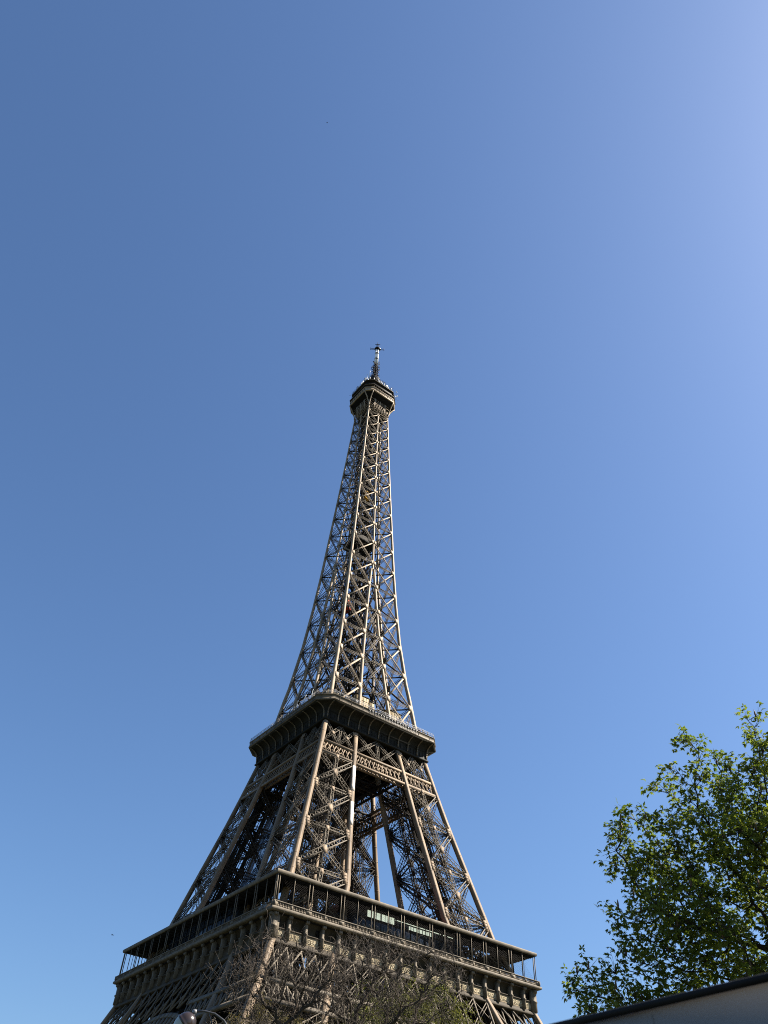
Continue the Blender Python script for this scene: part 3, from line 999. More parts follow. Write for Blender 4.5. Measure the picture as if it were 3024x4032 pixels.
for k in range(4):
    for s in (-1, 1):
        mb = MB()
        vs, fs = [], []
        zz = [116.5, 128.2, 139.5, 149.7, 160, 170.5, 178]
        for z in zz:
            w, y, x = CW(z)*0.42, -(H(z)-0.05), s*(I(z)+0.1)
            vs += [W(k, x-w, y, z), W(k, x+w, y, z), W(k, x+w, y+0.7, z), W(k, x-w, y+0.7, z)]
        for i in range(len(zz)-1):
            for j in range(4):
                fs.append((i*4+j, i*4+(j+1) % 4, (i+1)*4+(j+1) % 4, (i+1)*4+j))
        mb.raw(vs, fs)
        mb.build('face_chord', UPPER, shaft)
    mb = MB()
    vs, fs = [], []
    zz = [178, 190, 200.5, 220, 242, 266]
    for z in zz:
        w, y = CW(z)*0.42, -(H(z)-0.045)
        vs += [W(k, -w, y, z), W(k, w, y, z), W(k, w, y+0.5, z), W(k, -w, y+0.5, z)]
    for i in range(len(zz)-1):
        for j in range(4):
            fs.append((i*4+j, i*4+(j+1) % 4, (i+1)*4+(j+1) % 4, (i+1)*4+j))
    mb.raw(vs, fs)
    mb.build('face_chord', UPPER, shaft)
    # bracing of this face
    mb = MB()
    gp = MB()
    inn = MB()
    n = W(k, 0, -1, 0.1)
    for i, (z0, z1) in enumerate(zip(NODES2[:-1], NODES2[1:])):
        wd = float(np.interp(z0, [116, 180, 265], [0.8, 0.62, 0.42]))
        D = wd*0.9
        P = lambda x, z, o=0.0: W(k, x, -(H(z)-D/2-0.1-o), z)
        a = 0.12 if z0 < 180 else 0.09
        lc = 0.075 if z0 < 180 else 0.06
        for s in (-1, 1):
            xo = lambda z: s*(H(z)-CW(z))
            xi = lambda z: s*(I(z)+CW(z)*0.5) if z < 179 else s*CW(z)*0.42
            f1, f2 = (1.7, 0.85) if s < 0 else (0.85, 1.7)
            pu, qu = ((xo, xi) if s < 0 else (xi, xo))
            up0, up1 = P(pu(z0+.4), z0+.4, -D*0.42), P(qu(z1-.4), z1-.4, -D*0.42)
            gp.beam(up0, up1, wd*0.62, 0.1, n)
            inn.beam(P(pu(z0+.4), z0+.4, D*0.45), P(qu(z1-.4), z1-.4, D*0.45), wd*0.5, 0.08, n)
            if s < 0:
                lattice(mb, P(qu(z0+.4), z0+.4), P(pu(z1-.4), z1-.4), wd, D, n, a*0.8, lc*0.8, None, False)
                d0, d1 = P(qu(z0+.4), z0+.4, -D*0.25), P(pu(z1-.4), z1-.4, -D*0.25)
                sv = np.cross(d1-d0, n)
                sv = sv/np.linalg.norm(sv)*wd*0.38
                gp.beam(d0+sv, d1+sv, 0.13, 0.08, n)
                gp.beam(d0-sv, d1-sv, 0.13, 0.08, n)
            else:
                dn0, dn1 = P(qu(z0+.4), z0+.4, -D*0.3), P(pu(z1-.4), z1-.4, -D*0.3)
                gp.beam(dn0, dn1, wd*0.3, 0.1, n)
                lattice(mb, P(qu(z0+.4), z0+.4, D*0.2), P(pu(z1-.4), z1-.4, D*0.2), wd*0.8, D*0.8, n, a*0.7, lc*0.7, None, False)
            lattice(mb, P(xo(z1), z1), P(xi(z1), z1), wd*0.6, D, n, a*0.8, lc*0.8, None, False)
            # inner wall of each leg pair
            if z1 < 182:
                Q = lambda x, z: W(k, x, -(I(z)+0.5), z)
                inn.beam(Q(xo(z0), z0), Q(xi(z1), z1), 0.3, 0.3, n)
                inn.beam(Q(xi(z0), z0), Q(xo(z1), z1), 0.3, 0.3, n)
            zc, xc = (z0+z1)/2, (xo((z0+z1)/2)+xi((z0+z1)/2))/2
            gusset(gp, k, xc, zc, wd*0.7, wd*0.8, lambda z: -(H(z)-0.07))
            for xe, sg in ((xo, -s), (xi, s)):
                gw = wd*1.5
                gusset(gp, k, xe(z1)+sg*gw*0.25, z1, gw, wd*2.4, lambda z: -(H(z)-0.02))
        if 116 < z0 < 178 and i > 0:
            # short ties between the two inner chords
            lattice(mb, P(-I(z0), z0), P(I(z0), z0), wd*0.7, D, n, a, lc)
            if I(z0) > 2:
                lattice(mb, P(-I(z0), z0), P(I(z1), z1), wd*0.7, D, n, a, lc)
                lattice(mb, P(I(z0), z0), P(-I(z1), z1), wd*0.7, D, n, a, lc)
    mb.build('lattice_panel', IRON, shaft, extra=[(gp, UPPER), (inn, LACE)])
# first bay: slanted bars in the second-floor storey handled by the loop; intermediate landing at 195 m
mb = MB()
mb.box(-4.3, 4.3, -4.3, 4.3, 193.6, 193.95)
mb.build('landing', SOFFIT, shaft)
mb = MB()
for k in range(4):
    mb.raw([W(k, -4.3, -4.32, 193.9), W(k, 4.3, -4.32, 193.9), W(k, 4.3, -4.32, 195.9), W(k, -4.3, -4.32, 195.9)], [(0, 1, 2, 3)])
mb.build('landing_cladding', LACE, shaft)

# lift cars and work cage: rest inside the shaft
mb = MB()
mb.box(-1.55, 0.55, -2.9, -1.0, 216.4, 217.0)
mb.box(-1.55, 0.55, -2.9, -1.0, 219.6, 220.3)
for x in (-1.5, -0.85, -0.15, 0.5):
    mb.beam((x, -2.85, 217), (x, -2.85, 219.6), 0.14, 0.14)
    mb.beam((x, -1.05, 217), (x, -1.05, 219.6), 0.14, 0.14)
cage = mb.build('work_cage', YEL)
tag(cage, 'yellow work cage hung inside the upper tower shaft', 'lift cage')
mb = MB()
mb.box(-5.4, -3.4, -3.4, -1.2, 162.0, 164.6)
mb.raw([(-5.4, -3.4, 164.6), (-3.4, -3.4, 164.6), (-3.4, -1.2, 164.6), (-5.4, -1.2, 164.6), (-4.9, -2.8, 166.4), (-4.1, -2.8, 166.4), (-4.1, -1.8, 166.4), (-4.9, -1.8, 166.4)],
       [(0, 1, 5, 4), (1, 2, 6, 5), (2, 3, 7, 6), (3, 0, 4, 7), (4, 5, 6, 7)])
car = mb.build('lift_car', RED)
tag(car, 'red lift car inside the tower above the second gallery', 'lift')
mb = MB()
for x in (-5.05, -4.4, -3.75):
    mb.box(x-0.22, x+0.22, -3.43, -3.4, 162.9, 164.2)
w_ = mb.build('window', DGLASS, car)

# ------------------------------------------------------------------ summit
WS, CS = 8.0, 2.65
mb = MB()
ring(mb, [(7.7, 2.6, 274.35), (8.0, 2.65, 274.4), (8.0, 2.65, 275.0), (7.85, 2.6, 275.1), (7.85, 2.6, 276.5), (8.0, 2.65, 276.6), (8.0, 2.65, 276.85), (7.6, 2.5, 276.9)])
summit = mb.build('summit_gallery', UPPER, tower)
mb = MB()
ring(mb, [(7.6, 2.5, 274.1), (7.6, 2.5, 274.34)])
ring(mb, [(4.2, 0.4, 266.0), (4.2, 0.4, 274.09)])
mb.build('summit_soffit', SOFFIT, summit)
mb = MB()
for k in range(4):
    for i in range(8):
        x = -5.0+10.0*i/7
        mb.beam(W(k, x, -7.9, 275.1), W(k, x, -7.9, 276.5), 0.13, 0.1)
    for i in range(11):
        x = -5.0+1.0*i
        mb.beam(W(k, x, -7.95, 276.9), W(k, x, -7.95, 278.0), 0.09, 0.09)
    mb.beam(W(k, -5.3, -7.87, 275.75), W(k, 5.3, -7.87, 275.75), 0.07, 0.07)
mb.build('parapet_joints', DARK, summit)
mb = MB()
ring(mb, [(7.2, 2.4, 276.9), (7.2, 2.4, 278.0), (8.1, 2.7, 278.05), (8.1, 2.7, 278.55), (7.4, 2.4, 278.6), (7.4, 2.4, 279.2), (7.0, 2.3, 279.25), (7.0, 2.3, 282.0), (7.5, 2.4, 282.05), (7.5, 2.4, 282.4), (5.2, 1.7, 282.5)])
mb.build('summit_cabin', DARK, summit)
mb = MB()
ring(mb, [(8.15, 2.72, 278.12), (8.2, 2.72, 278.15), (8.2, 2.72, 278.3), (8.15, 2.72, 278.32)])
ring(mb, [(7.55, 2.42, 282.1), (7.62, 2.44, 282.12), (7.62, 2.44, 282.35), (7.55, 2.42, 282.37)])
mb.build('cabin_trim', TRIM, summit)
for k in range(4):
    for s in (-1, 1):
        mb = MB()
        pts = []
        for t in np.linspace(0, 1, 8):
            f = t**1.8
            x = s*(5.0+(5.25-5.0)*f)
            y = -(5.05+(7.9-5.05)*f)
            pts.append(W(k, x, y, 267.0+7.35*t))
        mb.tube(pts, 0.24, 6)
        mb.build('bracket', UPPER, summit)
    # vertical struts and thin bracing under the summit
    mb = MB()
    for x in (-2.6, 0, 2.6):
        mb.beam(W(k, x, -5.1, 266.5), W(k, x, -5.9, 272.5), 0.4, 0.3)
    for i in range(6):
        z = 266+i*1.3
        mb.beam(W(k, -4.8, -5.0-0.12*i, z), W(k, 4.8, -5.0-0.12*i, z), 0.1, 0.1)
        mb.beam(W(k, -4.8+i, -5.2, 265), W(k, -1.8+i, -5.9, 272.5), 0.12, 0.1)
        mb.beam(W(k, 4.8-i, -5.2, 265), W(k, 1.8-i, -5.9, 272.5), 0.12, 0.1)
    mb.build('summit_struts', UPPER, summit)
# upper storey, campanile and clutter of aerials
mb = MB()
ring(mb, [(4.8, 1.6, 282.4), (4.8, 1.6, 285.5), (5.3, 1.7, 285.6), (5.3, 1.7, 285.9), (3.4, 1.2, 286.2), (3.2, 1.1, 289.5), (3.6, 1.2, 289.6), (3.6, 1.2, 289.9)])
for s in range(8):
    a = s*math.pi/4+0.39
    for z0, z1, ra, rb in ((286, 291.5, 4.4, 3.2), (291.5, 294.5, 3.2, 2.0), (294.5, 296.6, 2.0, 1.2)):
        mb.beam((ra*math.cos(a), ra*math.sin(a), z0), (rb*math.cos(a), rb*math.sin(a), z1), 0.3, 0.3)
mb.lathe((0, 0, 289.5), [(2.6, 0), (2.6, 4.2), (2.2, 5.6), (1.3, 6.8), (0.5, 7.3), (0.0, 7.4)], 14)
mb.build('campanile', DARK, summit)
aer = MB()
awh = MB()
for i in range(150):
    k = rnd.randrange(4)
    lev = rnd.choice((0, 0, 0, 1, 1, 2))
    hw, z = ((7.3, 282.4), (5.0, 285.9), (3.4, 289.9))[lev]
    p = W(k, rnd.uniform(-hw*0.75, hw*0.75), -hw, z)
    L = rnd.uniform(0.7, 2.6)
    out = W(k, 0, -1, 0)*rnd.uniform(-0.1, 0.5)
    aer.beam(p, p+out+np.array((0, 0, L)), 0.08, 0.08)
    if rnd.random() < 0.5:
        c = p+out+np.array((0, 0, L*rnd.uniform(0.5, 1)))
        aer.beam(c-W(k, 0.5, 0.2, 0), c+W(k, 0.5, -0.3, 0), 0.06, 0.06)
for i in range(36):
    k = rnd.choice((0, 0, 0, 3, 1, 2))
    hw, z = rnd.choice(((7.55, 282.5), (7.55, 282.6), (5.2, 286.0)))
    p = W(k, rnd.uniform(-hw*0.8, hw*0.8), -hw, z)
    awh.beam(p, p+np.array((0, 0, rnd.uniform(0.8, 1.9))), 0.28, 0.2)
for x, y, z, L in ((-2.4, 0.6, 293.5, 7.0), (-3.2, 1.4, 293, 4.5), (-1.5, -2.2, 288, 4.5), (-2.6, -1.6, 287, 4.5)):
    awh.tube([(x, y, z), (x, y, z+L)], 0.16, 6)
for i in range(26):
    k = rnd.randrange(4)
    x = rnd.uniform(-6, 6)
    p = W(k, x, -7.5, 279.5+rnd.uniform(-1, 3))
    aer.beam(p, p+W(k, rnd.uniform(-0.6, 0.6), -rnd.uniform(0.6, 1.8), rnd.uniform(-0.2, 0.6)), 0.06, 0.06)
# rail around the roof
for k in range(4):
    for z in (283.2, 284.0):
        aer.beam(W(k, -5.2, -7.3, z), W(k, 5.2, -7.3, z), 0.06, 0.06)
        aer.beam(W(k, 5.2, -7.3, z), W(k, 7.3, -5.2, z), 0.06, 0.06)
a1 = aer.build('aerials', DARK, summit)
a1['kind'] = 'stuff'
a2 = awh.build('panel_antennas', WHITE, summit)
a2['kind'] = 'stuff'
for x, y, z in ((7.9, -5.6, 283.6), (8.0, -6.5, 282.9), (6.7, -7.6, 283.5), (-3.6, 2.6, 295.5)):
    mb = MB()
    mb.lathe((x, y, z), [(0.0, 0.0), (0.25, 0.05), (0.42, 0.25)], 10, (0.5, -0.8, 0.1))
    mb.beam((x, y, z), (x-0.1, y+0.1, z-1.0), 0.08, 0.08)
    mb.build('dish_antenna', WHITE, summit)
# mast
mb = MB()
for z0, z1, ra, rb in ((296, 300, 1.25, 1.15), (300, 303.5, 1.15, 1.1), (303.5, 306.8, 1.1, 1.05)):
    for s in range(4):
        a = s*math.pi/2+0.6
        p, q = np.array((ra*math.cos(a), ra*math.sin(a), z0)), np.array((rb*math.cos(a), rb*math.sin(a), z1))
        mb.beam(p, q, 0.2, 0.2)
        b = a+math.pi/2
        q2 = np.array((rb*math.cos(b), rb*math.sin(b), z1))
        p2 = np.array((ra*math.cos(b), ra*math.sin(b), z0))
        mb.beam(p, q2, 0.12, 0.12)
        mb.beam(p2, q, 0.12, 0.12)
        mb.beam(p, p2, 0.12, 0.12)
mb.tube([(0, 0, 294), (0, 0, 307)], 0.55, 8)
for z in np.arange(296.5, 306.6, 1.25):
    for s in range(4):
        a = s*math.pi/2+0.6+0.3*math.sin(z)
        c, d = math.cos(a), math.sin(a)
        mb.beam((0.9*c, 0.9*d, z), (1.9*c, 1.9*d, z), 0.12, 0.12)
        mb.beam((1.9*c-0.35*d, 1.9*d+0.35*c, z), (1.9*c+0.35*d, 1.9*d-0.35*c, z), 0.1, 0.45)
mast = mb.build('antenna_mast', DARK, summit)
cr_ = np.array((math.sin(yaw), -math.cos(yaw)))
for s in (-1, 1):
    mb = MB()
    cx, cy = 0.42*s*0.85, -0.42*s*0.5
    mb.tube([(cx, cy, 306.6), (cx, cy, 312), (cx, cy, 318.4)], [0.44, 0.43, 0.4], 12)
    t_ = mb.build('mast_cylinder', WHITE, mast, True)
mb = MB()
mb.tube([(0, 0, 306.6), (0, 0, 318.6)], 0.18, 8)
for z in (310.5, 314.8):
    mb.lathe((0, 0, z), [(0.95, 0), (0.95, 0.12), (0.3, 0.12)], 10)
mb.lathe((0, 0, 318.2), [(0.9, 0), (1.3, 0.3), (1.25, 0.7), (0.8, 1.2), (0.0, 1.3)], 12)
for d in ((0.82, -0.57), (-0.82, 0.57), (0.57, 0.82), (-0.57, -0.82)):
    for z in (318.3, 319.0):
        mb.beam((d[0]*0.8, d[1]*0.8, z), (d[0]*3.1, d[1]*3.1, z), 0.14, 0.14)
    mb.beam((d[0]*3.1, d[1]*3.1, 317.7), (d[0]*3.1, d[1]*3.1, 319.7), 0.13, 0.13)
for s in (-1, 1):
    mb.beam((0.4*s*0.82, -0.4*s*0.57, 319.3), (0.4*s*0.82, -0.4*s*0.57, 322.7), 0.14, 0.14)
mb.beam((-1.2*0.82, 1.2*0.57, 322.6), (1.2*0.82, -1.2*0.57, 322.6), 0.18, 0.18)
mb.build('cross_arm', DARK, mast)
mb = MB()
mb.lathe((0.75, -0.5, 318.55), [(0.75, 0.0), (0.7, 0.45), (0.35, 0.85), (0.0, 0.95)], 10)
mb.build('mast_cap', WHITE, mast)

#TREES#
# ------------------------------------------------------------------ trees
def at(az, dist, z):
    return np.array((CAM[0]+dist*math.cos(R(az)), CAM[1]+dist*math.sin(R(az)), z))

def blob(c, r, n, g, power=0.5):
    """points in an ellipsoid, biased to its outside"""
    v = g.normal(size=(n, 3))
    v /= np.linalg.norm(v, axis=1, keepdims=True)
    return np.array(c) + v*np.array(r)*(g.random((n, 1))**power)

def colonize(attr, P0, D, infl, kill, g, jit=0.25, maxit=160, bias=(0, 0, 0.0)):
    """grow a branch skeleton from the trunk polyline P0 into the attractor cloud"""
    P = [np.array(p, float) for p in P0]
    par = [-1]+list(range(len(P)-1))
    nkids = [0]*len(P)
    A = attr.copy()
    nd = np.full(len(A), 1e9)
    ni = np.zeros(len(A), int)
    for i, p in enumerate(P):
        if i < len(P)//2:
            continue
        d = np.linalg.norm(A-p, axis=1)
        m = d < nd
        nd[m] = d[m]
        ni[m] = i
    bias = np.array(bias)
    for it in range(maxit):
        act = nd < infl
        if not act.any():
            act = nd < nd.min()*1.3
        dirs = {}
        V = A[act]
        for j, a in zip(ni[act], V):
            v = a-P[j]
            v = v/(np.linalg.norm(v)+1e-9)
            dirs[j] = dirs.get(j, 0)+v
        new = []
        for j, v in dirs.items():
            if nkids[j] >= 3:
                continue
            v = v/(np.linalg.norm(v)+1e-9)+g.normal(size=3)*jit+bias
            v = v/np.linalg.norm(v)
            P.append(P[j]+v*D)
            par.append(j)
            nkids[j] += 1
            nkids.append(0)
            new.append(len(P)-1)
        if not new:
            break
        for i in new:
            d = np.linalg.norm(A-P[i], axis=1)
            m = d < nd
            nd[m] = d[m]
            ni[m] = i
        # saturated nodes release their attractors
        keep = (nd > kill) & ~np.array([nkids[j] >= 3 for j in ni])
        A, nd, ni = A[keep], nd[keep], ni[keep]
        if len(A) == 0:
            break
    return np.array(P), np.array(par)

def skeleton_tubes(mb, P, par, tip=0.008, ex=2.25, rmax=None, kbig=8):
    n = len(P)
    kids = [[] for _ in range(n)]
    for i in range(1, n):
        kids[par[i]].append(i)
    acc = np.zeros(n)
    for i in range(n-1, -1, -1):
        if not kids[i]:
            acc[i] = tip**ex
        else:
            acc[i] = sum(acc[c] for c in kids[i]) + (tip*0.25)**ex
    r = acc**(1/ex)
    if rmax:
        r = np.minimum(r, rmax)
    stack = [(0, None)]
    while stack:
        s, pre = stack.pop()
        line = [] if pre is None else [pre]
        i = s
        line.append(i)
        while kids[i]:
            cs = sorted(kids[i], key=lambda c: -acc[c])
            for c in cs[1:]:
                stack.append((c, i))
            i = cs[0]
            line.append(i)
        rr = [r[j] for j in line]
        if pre is not None:
            rr[0] = min(rr[0], rr[1]*1.25)
        k = kbig if rr[0] > 0.08 else (6 if rr[0] > 0.03 else 4)
        mb.tube([P[j] for j in line], rr, k, cap=False)
    return r, kids

def twigs(mb, P, par, r, g, n, L, r0, upward=0.35, seg=4, rlim=0.03, wob=0.35):
    """fine crooked twigs springing from the thinner branches; returns their tips"""
    idx = np.where(r < rlim)[0]
    idx = idx[idx > 0]
    tips = []
    for j in g.choice(idx, n):
        d = P[j]-P[par[j]]
        d = d/(np.linalg.norm(d)+1e-9)
        v = d*0.8+g.normal(size=3)*0.6+np.array((0, 0, upward))
        v /= np.linalg.norm(v)
        l = L*g.uniform(0.4, 1.2)
        pts = [P[j]]
        for s in range(seg):
            v = v+g.normal(size=3)*wob+np.array((0, 0, upward*0.25))
            v /= np.linalg.norm(v)
            pts.append(pts[-1]+v*l/seg)
            if s in (1, 2):
                tips.append((pts[-1], v))
        tips.append((pts[-1], v))
        mb.tube(pts, [r0*(1-0.6*s/seg) for s in range(seg+1)], 3, cap=False)
    return tips

def leaf_quads(base, dirv, side, L, w, fold, nrm):
    """diamond leaf blades folded along the midrib: arrays of shape (n,3)"""
    mid = base+dirv*(L*0.5)[:, None]
    tip = base+dirv*L[:, None]
    a = mid+side*(w*L)[:, None]+nrm*(fold*L)[:, None]
    b = mid-side*(w*L)[:, None]+nrm*(fold*L)[:, None]
    n = len(base)
    V = np.stack([base, a, tip, b], 1).reshape(-1, 3)
    i = np.arange(n)[:, None]*4
    loops = np.concatenate([i+np.array([[0, 1, 2]]), i+np.array([[0, 2, 3]])], 1).reshape(-1)
    tot = np.full(n*2, 3)
    return V, loops, tot

def unit(v):
    return v/(np.linalg.norm(v, axis=1, keepdims=True)+1e-9)

# --- bare trees in front of the tower
def bare_tree(az, dist, blobs, seed, label, ztop, lean, nt, trunk_r):
    g = np.random.default_rng(seed)
    t = thing('bare_tree', label, 'tree', 'bare trees in front of the tower')
    base = at(az, dist, 0)
    pts = [base+np.array((lean[0]*f*f, lean[1]*f*f, ztop*f)) + g.normal(size=3)*0.05*np.array((1, 1, 0)) for f in np.linspace(0, 1, 12)]
    attr = np.concatenate([blob(at(a_, d_, z_), r_, n_, g, 0.45) for a_, d_, z_, r_, n_ in blobs])
    P, par = colonize(attr, pts, 0.24, 1.5, 0.42, g, 0.32)
    mb = MB()
    r, kids = skeleton_tubes(mb, P, par, 0.0115, 2.0, trunk_r)
    trunk = mb.build('trunk', BARK, t)
    mb = MB()
    tips = twigs(mb, P, par, r, g, nt, 0.62, 0.0062, 0.3, 5, 0.05, 0.4)
    tips2 = []
    # short spurs at the twig joints
    for p, v in tips[::2]:
        u = v+g.normal(size=3)*0.8+np.array((0, 0, 0.3))
        u /= np.linalg.norm(u)
        mb.tube([p, p+u*0.1, p+u*0.18+g.normal(size=3)*0.03], [0.005, 0.004, 0.003], 3, cap=False)
    tw = mb.build('twigs', TWIG, t)
    return t

bare_tree(54.3, 26, [(53.6, 26, 8.3, (1.7, 1.8, 1.5), 230), (55.0, 25.6, 8.0, (1.2, 1.5, 1.3), 120), (50.6, 26.2, 8.2, (1.6, 1.6, 1.4), 170), (48.9, 26.0, 8.5, (0.7, 1.0, 1.2), 50), (52.6, 26, 9.2, (1.0, 1.2, 0.75), 70), (52, 26, 6.4, (2.3, 2.2, 1.5), 160)], 5,
          'bare tree with dark forked trunk in front of the lit tower face', 6.6, (0.1, -0.1), 2300, 0.17)
bare_tree(58.0, 24, [(59.3, 24, 7.8, (1.3, 1.5, 1.3), 170), (57.2, 24.2, 7.9, (1.3, 1.4, 1.1), 170), (61.4, 24, 7.5, (0.8, 1.0, 0.8), 70), (60.4, 24, 8.5, (0.5, 0.6, 0.7), 36), (56, 24, 8.0, (0.7, 0.9, 1.0), 60), (58.5, 24, 6.0, (2.0, 2.0, 1.4), 140)], 9,
          'bare tree with mossy leaning trunk, crooked limbs reaching over the shaded tower face', 5.9, (-0.1, 0.15), 1800, 0.13)

# --- brown budding tree low behind the lamp
def budding_tree():
    g = np.random.default_rng(21)
    t = thing('budding_tree', 'low brown budding tree between the lamp and the bare trees', 'tree')
    base = at(59.2, 40, 0)
    pts = [base+np.array((0, 0, 5.0*f)) for f in np.linspace(0, 1, 8)]
    attr = np.concatenate([blob(at(59.6, 40, 8.3), (1.9, 2.4, 2.6), 220, g), blob(at(57, 40.5, 8.3), (2.0, 2.0, 2.3), 160, g), blob(at(61.6, 40.4, 8.0), (1.0, 1.6, 2.3), 120, g)])
    P, par = colonize(attr, pts, 0.35, 2.0, 0.55, g, 0.3)
    mb = MB()
    r, kids = skeleton_tubes(mb, P, par, 0.01, 2.2, 0.14)
    mb.build('trunk', BARK, t)
    mb = MB()
    tips = twigs(mb, P, par, r, g, 2600, 0.75, 0.009, 0.9, 4, 0.06, 0.25)
    mb.build('twigs', BUSHTWIG, t)
    B = np.array([p for p, v in tips])
    B = np.repeat(B, 3, 0)+g.normal(size=(len(B)*3, 3))*0.05
    d = unit(g.normal(size=B.shape)+np.array((0, 0, 0.6)))
    s = unit(np.cross(d, g.normal(size=B.shape)))
    V, l, tt = leaf_quads(B, d, s, g.uniform(0.05, 0.11, len(B)), np.full(len(B), 0.28), np.full(len(B), 0.1), np.cross(d, s))
    mesh_np('buds', V, l, tt, BUD, t)
budding_tree()

# --- weeping tree in first leaf behind the bare trees
def weeping_tree():
    g = np.random.default_rng(33)
    t = thing('weeping_tree', 'yellow green weeping tree in first leaf behind the bare trees', 'tree')
    base = at(51.0, 45, 0)
    pts = [base+np.array((0.02*i, 0, 6.5*f)) for i, f in enumerate(np.linspace(0, 1, 9))]
    attr = np.concatenate([blob(at(51.4, 45, 11.0), (2.8, 2.8, 2.9), 260, g, 0.4), blob(at(48.4, 45, 10.8), (1.8, 1.8, 2.4), 140, g, 0.4), blob(at(54.2, 45, 10.6), (1.9, 1.8, 2.3), 130, g, 0.4), blob(at(49.9, 45, 13.0), (1.5, 1.3, 1.2), 70, g, 0.5), blob(at(52.8, 45, 12.8), (1.4, 1.3, 1.2), 60, g, 0.5)])
    P, par = colonize(attr, pts, 0.4, 2.2, 0.6, g, 0.25)
    mb = MB()
    r, kids = skeleton_tubes(mb, P, par, 0.012, 2.2, 0.16)
    mb.build('trunk', BARK, t)
    mb = MB()
    idx = np.where(r < 0.06)[0]
    idx = idx[idx > 8]
    B, Dv = [], []
    for j in g.choice(idx, 2000):
        p = P[j].copy()
        h_ = g.normal(size=2)
        v = np.array((h_[0]*0.6, h_[1]*0.6, 0.5))
        L = g.uniform(0.7, 2.0)
        n = 7
        line = [p]
        for s in range(n):
            v = v+np.array((0, 0, -0.42))+g.normal(size=3)*0.08
            v /= np.linalg.norm(v)
            q = line[-1]+v*L/n
            line.append(q)
            for _ in range(5):
                B.append(line[-2]+(q-line[-2])*g.random())
                Dv.append(v)
        mb.tube(line, 0.006, 3, cap=False)
    mb.build('hanging_twigs', BUSHTWIG, t)
    B, Dv = np.array(B), np.array(Dv)
    d = unit(Dv*0.6+g.normal(size=B.shape)*0.55+np.array((0, 0, -0.25)))
    s = unit(np.cross(d, g.normal(size=B.shape)))
    keep = g.random(len(B)) < 0.55
    V, l, tt = leaf_quads(B[keep], d[keep], s[keep], g.uniform(0.07, 0.15, keep.sum()), np.full(keep.sum(), 0.2), np.full(keep.sum(), 0.06), np.cross(d, s)[keep])
    mesh_np('crown', V, l, tt, WLEAF, t)
weeping_tree()

